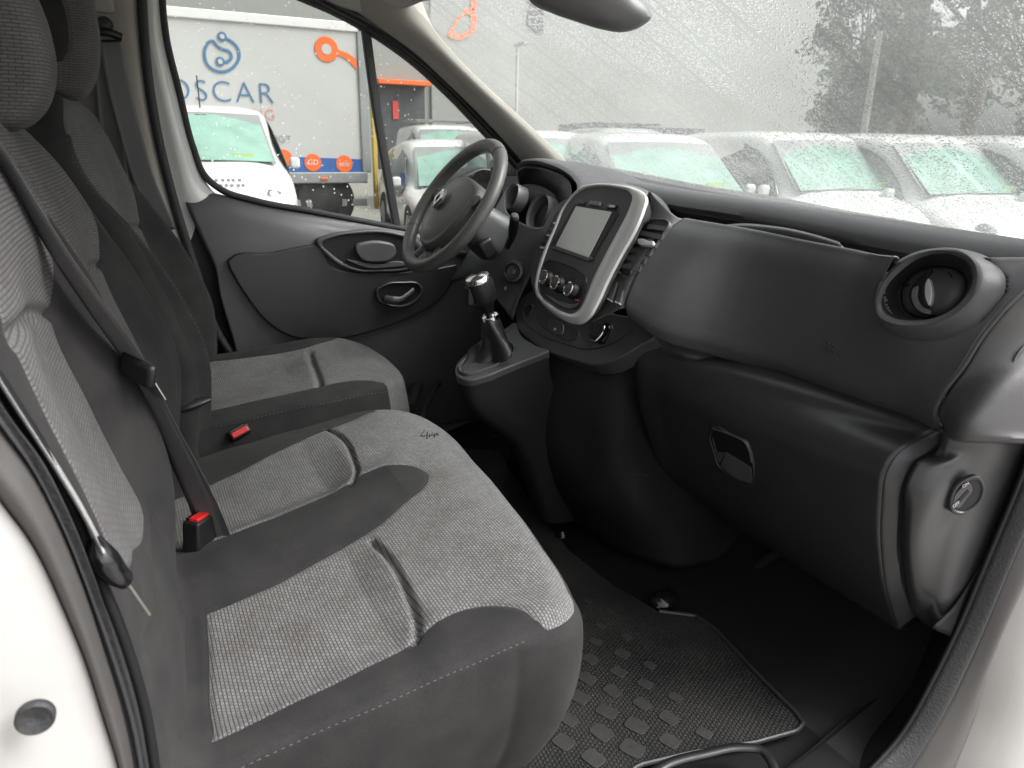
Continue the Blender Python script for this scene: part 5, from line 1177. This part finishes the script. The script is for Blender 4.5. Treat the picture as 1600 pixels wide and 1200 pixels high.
# ---- box truck trailer, side on
TX = -11.5
trk = empty('box_trailer', (TX-1.2, 1.5, GZ), 'white box trailer with blue logo, orange ring and blue stripe behind the white van', 'truck')
def T_(px, py, off=0): return P(px, py, 'X', TX+off)
yR = T_(568, 150)[1]; zt = 2.60; zb = .34
rbox('box_body', (TX-1.25, yR-6, (zt+zb)/2), (2.5, 12, zt-zb), TRK, trk, .03)
rbox('top_rail', (TX+.01, yR-6, zt), (.06, 12.02, .14), WHP, trk, .02)
rbox('bottom_rail', (TX+.01, yR-6, zb-.08), (.08, 12.02, .18), GREY, trk, .02)
rbox('corner_post', (TX+.01, yR, (zt+zb)/2), (.06, .16, zt-zb), GREY, trk, .02)
rbox('underframe', (TX-1.2, yR-6, zb-.35), (1.6, 11.5, .3), DARKD, trk, .02)
for y in (1.0, 2.2, 3.2):
    lathe('wheel', [(.0, .02), (.25, .02), (.28, .0), (.42, .02), (.48, 0), (.48, -.28), (0, -.28)], (TX-.05, y, GZ+.48), (1, 0, 0), TYR, trk, 30)
rbox('side_guard', (TX-.06, yR-1.5, zb-.5), (.04, 3, .12), GREY, trk, .01)
ST_ = [T_(430, 244, .012), T_(566, 249, .012), T_(566, 271, .012), T_(430, 267, .012)]
prism('blue_stripe', ST_, (1, 0, 0), .006, BLU, trk, 0)
for k, (px, py) in enumerate([(443, 247), (489, 254), (538, 256)]):
    c = T_(px, py, .018); rr = .140
    d_ = lathe('icon_disc', [(0, .004), (rr-.004, .004), (rr, 0)], c, (1, 0, 0), ORG, trk, 40)
    if k: text('icon_glyph', ['', 'GD', 'eco'][k], c+np.array((.007, -.09, -.035)), (0, 1, 0), (0, 0, 1), .12, WHP, d_, .004)
lathe('ring_centre', [(0, .003), (.078, .003), (.08, 0)], T_(510, 77, .022), (1, 0, 0), TRK, trk, 40)
c = T_(510, 77, .012)
lathe('orange_ring', [(0, .006), (.185, .006), (.19, 0)], c, (1, 0, 0), ORG, trk, 60)
ob_ = [(524, 84), (540, 92), (553, 104), (565, 120), (573, 140)]; oa = [(528, 77), (548, 86), (562, 98), (575, 118), (580, 130)]
arm = resample([T_(*p, .016) for p in oa], 20); arm2 = resample([T_(*p, .016) for p in ob_], 20)
arm = np.minimum(arm, [9, yR-.10, 9]); arm2 = np.minimum(arm2, [9, yR-.10, 9])
prism('orange_arm', list(arm)+list(arm2[::-1]), (1, 0, 0), .004, ORG, trk, 0)
# blue line logo: circle with two small rings joined by an S stroke
lc = T_(347, 82, .014)
def tube(name, pts, w, mat, closed=False, n=60): return sweep(name, pts, rrect(w, .008, .002, 2), mat, trk, up=(1, 0, 0), n=n, closed=closed)
def L_(l): return [T_(px, py, .014) for px, py in l]
tube('logo_arc', L_([(352, 59), (364, 66), (372, 76), (374, 88), (369, 100), (360, 108), (347, 112), (334, 109), (324, 100), (320, 88), (321, 75), (326, 66), (333, 64), (340, 72), (349, 77), (358, 80), (362, 88), (358, 95), (350, 97)]), .040, BLU2, n=120)
for (px, py) in ((347, 57), (344, 96)):
    c = T_(px, py, .012); lr = lathe('logo_ring', [(0, .008), (.066, .008), (.066, 0)], c, (1, 0, 0), BLU2, trk, 30); lathe('ring_centre', [(0, .002), (.034, .002), (.034, 0)], c+np.array((.012, 0, 0)), (1, 0, 0), TRK, lr, 24)
wo_ = T_(430, 165, .010)
e = text('trailer_lettering', 'OSCAR', T_(430, 162, .012), (0, 1, .0), (0, 0, 1), .44, BLU2, trk, .006, -.008, 'RIGHT', space=1.16)
text('trailer_lettering', 'KING', T_(431, 187, .012), (0, 1, 0), (0, 0, 1), .23, plastic('faded_orange', (.60, .25, .14), .6, 60, 0), trk, .004, -.004, 'RIGHT', space=1.1)
text('trailer_lettering', 'UIGT', T_(456, 223, .012), (0, 1, 0), (0, 0, 1), .16, plastic('grey_letter', (.22, .23, .24), .6, 60, 0), trk, .004, -.002, 'RIGHT')
rbox('marker_lamp', T_(507, 279, .06), (.03, .12, .04), ORG, trk, .008)
rbox('yellow_post', (TX-.3, yR+.25, .8), (.1, .07, 2.2), plastic('yellow_paint', (.5, .36, .06), .5, 60, 0), trk, .01)

# ---- generic vehicle, built in local space: front at y=0 facing -y
def vehicle(name, label, cat, loc, heading, L=4.4, Wd=1.85, H=1.85, hood=.95, cowl=1.02, nose=.80, ws=.75, van=True, rack=False, group=None):
    global LOCAL
    LOCAL = True
    root = empty(name, loc, label, cat, group, rz=heading)
    w = Wd/2
    # (y, zbot, zshoulder, ztop, w_low, w_shoulder, w_top)
    st = [(0.0, .30, nose*.72, nose*.80, w*.72, w*.74, w*.62), (.10, .24, nose*.86, nose*.93, w*.90, w*.90, w*.72), (.35, .22, nose*.95, nose*1.06, w, w*.97, w*.74),
          (hood*.9, .22, nose*1.08, cowl, w, w*.98, w*.76), (hood, .22, nose*1.10, cowl+.02, w, w*.98, w*.76),
          (hood+ws, .22, nose*1.15, H-.06, w, w*.97, w*.72), (hood+ws+.18, .22, nose*1.16, H, w, w*.97, w*.74),
          (L*.6, .22, nose*1.16, H+.01, w, w*.97, w*.78), (L-.35, .22, nose*1.16, H-.01 if van else H-.12, w, w*.97, w*.78), (L-.05, .24, nose*1.12, H-.06 if van else nose*1.25, w*.97, w*.95, w*.76), (L, .30, nose*1.1, H-.12 if van else nose*1.15, w*.9, w*.9, w*.7)]
    def sec(s):
        y, zb_, zs, zt_, wl__, ws_, wt = s
        zm = zs+(zt_-zs)*.55 if zt_-zs > .3 else (zs+zt_)/2
        half = [(wl__*.93, zb_), (wl__, zb_+.12), (wl__, (zb_+zs)/2), (ws_, zs), (ws_*.55+wt*.45, zm), (wt, zt_-.02), (wt*.85, zt_+.01), (0, zt_+.04)]
        full_ = [(-a, b) for a, b in half]+[(a, b) for a, b in half[-2::-1]]
        return [(a, y, b) for a, b in full_]
    secs = [sec(s) for s in st]
    NU, NV = 90, 61
    C = np.array([resample(c, NV, smooth=True) for c in secs])
    ys = np.array([s[0] for s in st]); yd = np.unique(np.concatenate([np.linspace(0, .4, 10), np.linspace(.4, hood, 6), np.linspace(hood, hood+ws, 14), np.linspace(hood+ws, L, 26)]))
    G = np.zeros((len(yd), NV, 3))
    for j in range(NV):
        for k in range(3): G[:, j, k] = np.interp(yd, ys, C[:, j, k])
    # smooth lengthwise a little
    for _ in range(2):
        G[1:-1] = G[1:-1]*.6+.2*(G[:-2]+G[2:])
    nU = len(yd); F = gridfaces(nU, NV)
    F += [tuple(range(NV))[::-1], tuple(range((nU-1)*NV, nU*NV))]
    body = newmesh('body', G.reshape(-1, 3), [f[::-1] for f in F], WHP, root, 60)
    # normals for offset patches
    dU = np.gradient(G, axis=0); dV = np.gradient(G, axis=1); Nn = np.cross(dU, dV); Nn /= np.linalg.norm(Nn, axis=2)[:, :, None]+1e-9
    Nn *= np.sign(np.sum(Nn*(G-np.array((0, L/2, .7))), axis=2))[:, :, None]
    def patch(nm, y0, y1, f, mat, off=.012, par=root):
        """f(y,x,z)->bool on face centres: window region"""
        fc = [];
        for i in range(nU-1):
            for j in range(NV-1):
                c = (G[i, j]+G[i+1, j]+G[i, j+1]+G[i+1, j+1])/4
                if y0 <= c[1] <= y1 and f(c): fc.append((i, j))
        idx = {}; V = []; FF = []
        for i, j in fc:
            q = []
            for a, b in ((i, j), (i, j+1), (i+1, j+1), (i+1, j)):
                if (a, b) not in idx: idx[(a, b)] = len(V); V.append(G[a, b]+Nn[a, b]*off)
                q.append(idx[(a, b)])
            FF.append(q)
        if FF: return newmesh(nm, V, FF, mat, par, 60)
    xin = lambda c: abs(c[0]) < w*.70+(.12*(c[2] < H-.4))
    # windscreen as its own shaped sheet
    def shape_sheet(nm, cs, mat, bow=0):
        V = []; n1, n2 = 10, 8
        a, b, c_, d = [np.array(q, float) for q in cs]
        for i in range(n1+1):
            for j in range(n2+1):
                u, v = i/n1, j/n2
                p = (a*(1-u)+b*u)*(1-v)+(d*(1-u)+c_*u)*v
                V.append(p+np.array((0, -bow*math.sin(math.pi*u), bow*.4*math.sin(math.pi*u))))
        return newmesh(nm, V, gridfaces(n1+1, n2+1), mat, root, None)
    lowz = cowl+.05; hz = H-.10
    wsn = shape_sheet('windscreen', [(-w*.80, hood-.02, lowz), (w*.80, hood-.02, lowz), (w*.68, hood+ws-.06, hz), (-w*.68, hood+ws-.06, hz)], VGL, .05)
    sheet = [('windscreen_seal', [(-w*.83, hood-.005, lowz-.03), (w*.83, hood-.005, lowz-.03), (w*.71, hood+ws-.03, hz+.03), (-w*.71, hood+ws-.03, hz+.03)])]
    for nm, cs in sheet: shape_sheet(nm, cs, GREY, .045)
    for s in (-1, 1):
        zs = nose*1.18; fx = lambda y, z: s*(w*.985-(z-zs)/(H-zs)*w*.20+.008)
        ptsw = [(hood+.18, zs+.05), (hood+ws+.05, H-.20), (hood+ws+.85, H-.17), (hood+ws+.95, zs+.04)]
        V = [(fx(y, z), y, z) for y, z in resample(ptsw, 24, True)]
        o_ = prism('side_window', V, (s, 0, .15), .01, VGD, root, 0)
        if not van: prism('side_window', [(fx(y, z), y, z) for y, z in resample([(hood+ws+1.02, zs+.05), (hood+ws+1.0, H-.17), (hood+ws+1.6, H-.24), (hood+ws+1.85, zs+.10)], 20, True)], (s, 0, .15), .01, VGD, root, 0)
        # head lamp, mirror, handle
        lathe('headlamp', [(0, .05), (.10, .045), (.17, .02), (.19, -.03)], (s*w*.74, .13, nose*.80), (s*.45, -1, .35), VGD if van else GREY, root, 24, xs=.8)
        mr_ = [(s*(w+.16), hood+.30, zs+.08)]
        rbox('wing_mirror', (s*(w+.08), hood+.32, zs+.08), (.13, .09, .14), WHP, root, .038, seg=5)
        for yy in (.85, L-.85):
            wv = lathe('wheel', [(0, .03), (.12, .03), (.20, .0), (.22, .02), (.31, .02), (.33, 0), (.33, -.2), (0, -.2)], (s*(w+.005), yy, .33), (s, 0, 0), TYR, root, 28)
            lathe('hubcap', [(0, .035), (.10, .035), (.19, .012)], (s*(w+.008), yy, .33), (s, 0, 0), GREY, wv, 24)
    rbox('grille', (0, .055, nose*.62), (w*1.0, .10, .12), PLB, root, .02)
    rbox('bumper_intake', (0, .03, .36), (w*1.2, .10, .12), PLB, root, .02)
    rbox('number_plate', (0, -.015, .48), (.5, .03, .11), WHP, root, .005)
    rbox('sensor_pod', (0, hood+ws-.10, H-.16), (.16, .05, .16), PLB, root, .02)
    rbox('windscreen_sticker', (w*.45, hood+.02, cowl+.12), (.22, .015, .05), plastic('pale_green_sticker', (.45, .6, .25), .5, 60, 0) if 'sticker' not in MATS else MATS['sticker'], root, 0)
    sweep('wiper', [(-w*.6, hood-.06, lowz), (-.05, hood-.04, lowz+.03), (w*.1, hood-.02, lowz+.04)], circ(.012, 6), PLB, root, n=8)
    if rack:
        for s in (-1, 1): rbox('roof_rail', (s*w*.72, hood+ws+1.3, H+.12), (.05, 2.2, .05), GREY, root, .01)
        for yy in (.5, 1.3, 2.1): rbox('roof_bar', (0, hood+ws+yy, H+.13), (w*1.5, .05, .04), GREY, root, .01)
    LOCAL = False
    return root
MATS['sticker'] = plastic('pale_green_sticker', (.40, .55, .22), .5, 60, 0)
def face(loc, deg): return R(deg)
# heading: local -y (front) rotated; 90deg turns the front towards +x
def vplace(name, label, cat, px, py, depth, hd, hood=.95, ws=.75, **k):
    d = ray(px, py); p = CAM+d*depth; h = R(hd); l = hood+ws/2
    # local +y maps to (-sin h, cos h)
    return vehicle(name, label, cat, (p[0]+math.sin(h)*l, p[1]-math.cos(h)*l, GZ), h, hood=hood, ws=ws, group='parked white vehicles', **k)
lvn = vplace('parked_van', 'white van seen head-on in front of the blue-lettered trailer, with roof aerial', 'van', 318, 220, 9.0, 84, L=4.9, Wd=1.95, H=1.84, hood=.75, cowl=1.17, nose=.95, ws=.72)
LOCAL = True
sweep('aerial', [(0, 1.55, 1.84), (0, 1.62, 2.10), (0, 1.64, 2.22)], circ(.008, 6), PLB, lvn, n=6)
for zz, xs_ in ((1.075, (-.16, -.09, -.03, .02, .09)), (1.02, (-.17, -.12, -.06, .0, .07, .12))):
    for x_ in xs_: rbox('bonnet_mark', (x_+.25, .12+(zz-1.0)*.9, zz-.04), (.035, .01, .03), GREY, lvn, 0)
LOCAL = False
vplace('parked_car', 'white hatchback car beside the trailer, seen through the small front quarter window', 'car', 722, 262, 10.8, 80, L=4.1, Wd=1.80, H=1.47, hood=1.05, cowl=.84, nose=.72, ws=.75, van=False)
vplace('parked_van', 'white van with roof rack parked behind the white hatchback', 'van', 706, 214, 16.0, 78, L=4.6, Wd=1.85, H=1.76, hood=.85, cowl=1.12, nose=.85, ws=.7, rack=True)
vplace('parked_van', 'white van just above the centre screen, leftmost of the large vans seen through the windscreen', 'van', 1045, 280, 8.6, 74, L=4.6, Wd=1.85, H=1.60, hood=.9, cowl=.98, nose=.80, ws=.8)
vplace('parked_van', 'white van with dark door window, above the middle of the passenger fascia', 'van', 1302, 278, 9.0, 76, L=4.5, Wd=1.83, H=1.66, hood=.95, cowl=1.0, nose=.80, ws=.85)
vplace('parked_van', 'white van with blue-green windscreen standing above the round dashboard vent', 'van', 1492, 288, 8.8, 76, L=4.5, Wd=1.83, H=1.66, hood=.95, cowl=1.0, nose=.80, ws=.85)
vplace('parked_van', 'white van cut off by the right edge of the windscreen', 'van', 1700, 300, 8.6, 76, L=4.5, Wd=1.83, H=1.66, hood=.95, cowl=1.0, nose=.80, ws=.85)
vplace('parked_van', 'white van with roof bars in the row behind, above the centre screen', 'van', 1000, 220, 15.0, 74, L=4.6, Wd=1.85, H=1.76, hood=.9, cowl=1.05, nose=.85, ws=.8, rack=True)
vplace('parked_van', 'white van right of the far pillar base, seen through the corner of the windscreen', 'van', 860, 262, 9.6, 76, L=4.6, Wd=1.85, H=1.62, hood=.9, cowl=.98, nose=.80, ws=.8)
# ---- warehouse
BX = -34
wb = empty('warehouse', (BX-5, 10, GZ), 'long pale grey warehouse with dark loading bay under an orange canopy and orange logo', 'building')
def B_p(px, py, off=0): return P(px, py, 'X', BX+off)
yE = B_p(1292, 150)[1]
rbox('wall', (BX-6, (yE-30)/2, GZ+7), (12, yE+30, 14), WALL, wb, .0)
d0 = B_p(588, 132, .05); d1 = B_p(664, 200, .05)
rbox('loading_bay', ((BX+.03), (d0[1]+d1[1])/2, (d0[2]+GZ)/2), (.10, d1[1]-d0[1], d0[2]-GZ), DARKD, wb, 0)
rbox('orange_canopy', (BX+.35, (d0[1]+d1[1])/2, d0[2]+.12), (.7, d1[1]-d0[1]+.2, .20), ORG, wb, .02)
rbox('red_sign', B_p(618, 172, .12), (.04, .28, .8), plastic('red_sign_paint', (.55, .05, .04), .5, 60, 0), wb, .01)
lo = [(700, 55), (708, 38), (720, 22), (732, 12), (741, 14), (745, 30), (742, 48), (730, 58), (712, 62)]
annulus('orange_logo', [B_p(*p, .06) for p in lo], [B_p(*p, .06) for p in scale_px(lo, .62, (722, 38))], (1, 0, 0), .04, ORG, wb, 0)
prism('orange_logo_stem', [B_p(*p, .06) for p in [(736, -12), (744, -12), (745, 18), (736, 16)]], (1, 0, 0), .04, ORG, wb, 0)
wq = [B_p(*p, .06) for p in [(828, -20), (852, -20), (848, 52), (838, 50), (824, 40)]]
prism('upper_window', wq, (1, 0, 0), .05, DARKD, wb, 0)
for k in range(5): prism('window_bar', [B_p(826, -10+k*12, .09), B_p(852, -12+k*12, .09), B_p(852, -10+k*12, .09), B_p(826, -8+k*12, .09)], (1, 0, 0), .02, GREY, wb, 0)
rbox('drainpipe', B_p(675, 120, .08), (.1, .12, 14), GREY, wb, .02)
# low dark row of loading doors seen through the windscreen
q0 = B_p(875, 196, .05); q1 = B_p(1100, 205, .05)
rbox('dock_strip', (BX+.05, (q0[1]+q1[1])/2, q0[2]-.6), (.1, q1[1]-q0[1], 1.3), DARKD, wb, 0)

# ---- lamp posts
def lamp(px, x, base, top, label, head=True):
    a = P(*base, 'X', x); b = P(*top, 'X', x)
    l = empty('lamp_post', (a[0], a[1], GZ), label, 'lamp post', 'yard lamp posts')
    sweep('pole', [(a[0], a[1], GZ), (a[0], a[1], b[2])], circ(.07, 10), plastic('galvanised_pole', (.40, .38, .34), .6, 60, 0), l, up=(1, 0, 0), n=4, scales=[1.2, .8])
    if head: rbox('lamp_head', (a[0]+.3, a[1], b[2]), (.8, .25, .12), GREY, l, .03)
    return l
lamp(0, -9, (1345, 235), (1367, 48), 'pale slender lamp post standing in front of the wet tree', False)
lamp(0, -26, (806, 200), (806, 70), 'thin distant lamp post against the warehouse wall')

# ---- trees beyond the vans
BARK = plastic('bark', (.10, .085, .07), .9, 20, .01, .3)
def leafmat(name, c):
    m, t, b = nodes(name)
    oi = t.nodes.new('ShaderNodeTexCoord'); n = mnoise(t, .9, 4, oi.outputs['Object']); r = ramp(t, n.outputs[0], [(.35, tuple(x*.6 for x in c)), (.65, tuple(x*1.5 for x in c))])
    t.links.new(r.outputs[0], b.inputs['Base Color']); b.inputs['Roughness'].default_value = .6
    return m
LEAF = leafmat('leaves', (.055, .095, .038))
def tree(loc, h, rad, label, nleaf=14000, seed=1):
    r_ = np.random.default_rng(seed)
    t = empty('tree', loc, label, 'tree', 'trees behind the parked vans')
    tr_ = sweep('trunk', [(loc[0], loc[1], GZ-.1), (loc[0]+.1, loc[1], GZ+h*.3), (loc[0]-.1, loc[1]+.1, GZ+h*.75)], circ(.16, 10), BARK, t, up=(1, 0, 0), n=10, scales=[1.3, .9, .3])
    cl = []
    for k in range(46):
        th = r_.uniform(0, 2*math.pi); zz_ = r_.uniform(.08, 1); rr = rad*(1-.55*abs(zz_-.42)**1.2)*r_.uniform(.25, 1)
        c = np.array((loc[0]+rr*math.cos(th), loc[1]+rr*math.sin(th), GZ+h*(.10+.88*zz_))); cl.append((c, r_.uniform(.45, 1.05)*rad*.32))
    for c, s in cl[:16]:
        z0 = GZ+h*r_.uniform(.2, .6)
        sweep('limb', [(loc[0], loc[1], z0), ((loc[0]+c[0])/2, (loc[1]+c[1])/2, (z0+c[2])/2+.2), tuple(c)], circ(.05, 6), BARK, tr_, up=(.3, 1, 0), n=6, scales=[1.2, .3])
    V = []; F = []
    per = nleaf//len(cl)
    for c, s in cl:
        p = r_.normal(size=(per, 3)); p = p/np.linalg.norm(p, axis=1)[:, None]*(r_.uniform(.2, 1, (per, 1))**.5)*s*np.array((1, 1, .8))
        for q in p:
            o_ = c+q; a = r_.normal(size=3); a /= np.linalg.norm(a); b = np.cross(a, r_.normal(size=3)); b /= np.linalg.norm(b); z = r_.uniform(.06, .12); i0 = len(V)
            V += [o_-a*z, o_+b*z*.5, o_+a*z, o_-b*z*.5]; F.append((i0, i0+1, i0+2, i0+3))
    newmesh('crown', V, F, LEAF, t, None)
    return t
def tl(px, x): q = P(px, 240, 'X', x); return (q[0], q[1], GZ)
tree(tl(1400, -10.5), 9.5, 2.3, 'loose green tree rising just right of the slender lamp post', seed=3)
tree(tl(1500, -8.5), 11, 2.6, 'tall dark tree behind the van above the round vent', seed=4)
tree(tl(1620, -6), 8, 2.2, 'tree at the right edge of the windscreen', seed=5, nleaf=6000)
tree(tl(1330, -15), 6.5, 2.0, 'smaller tree left of the slender lamp post, against the warehouse end', seed=6, nleaf=6000)
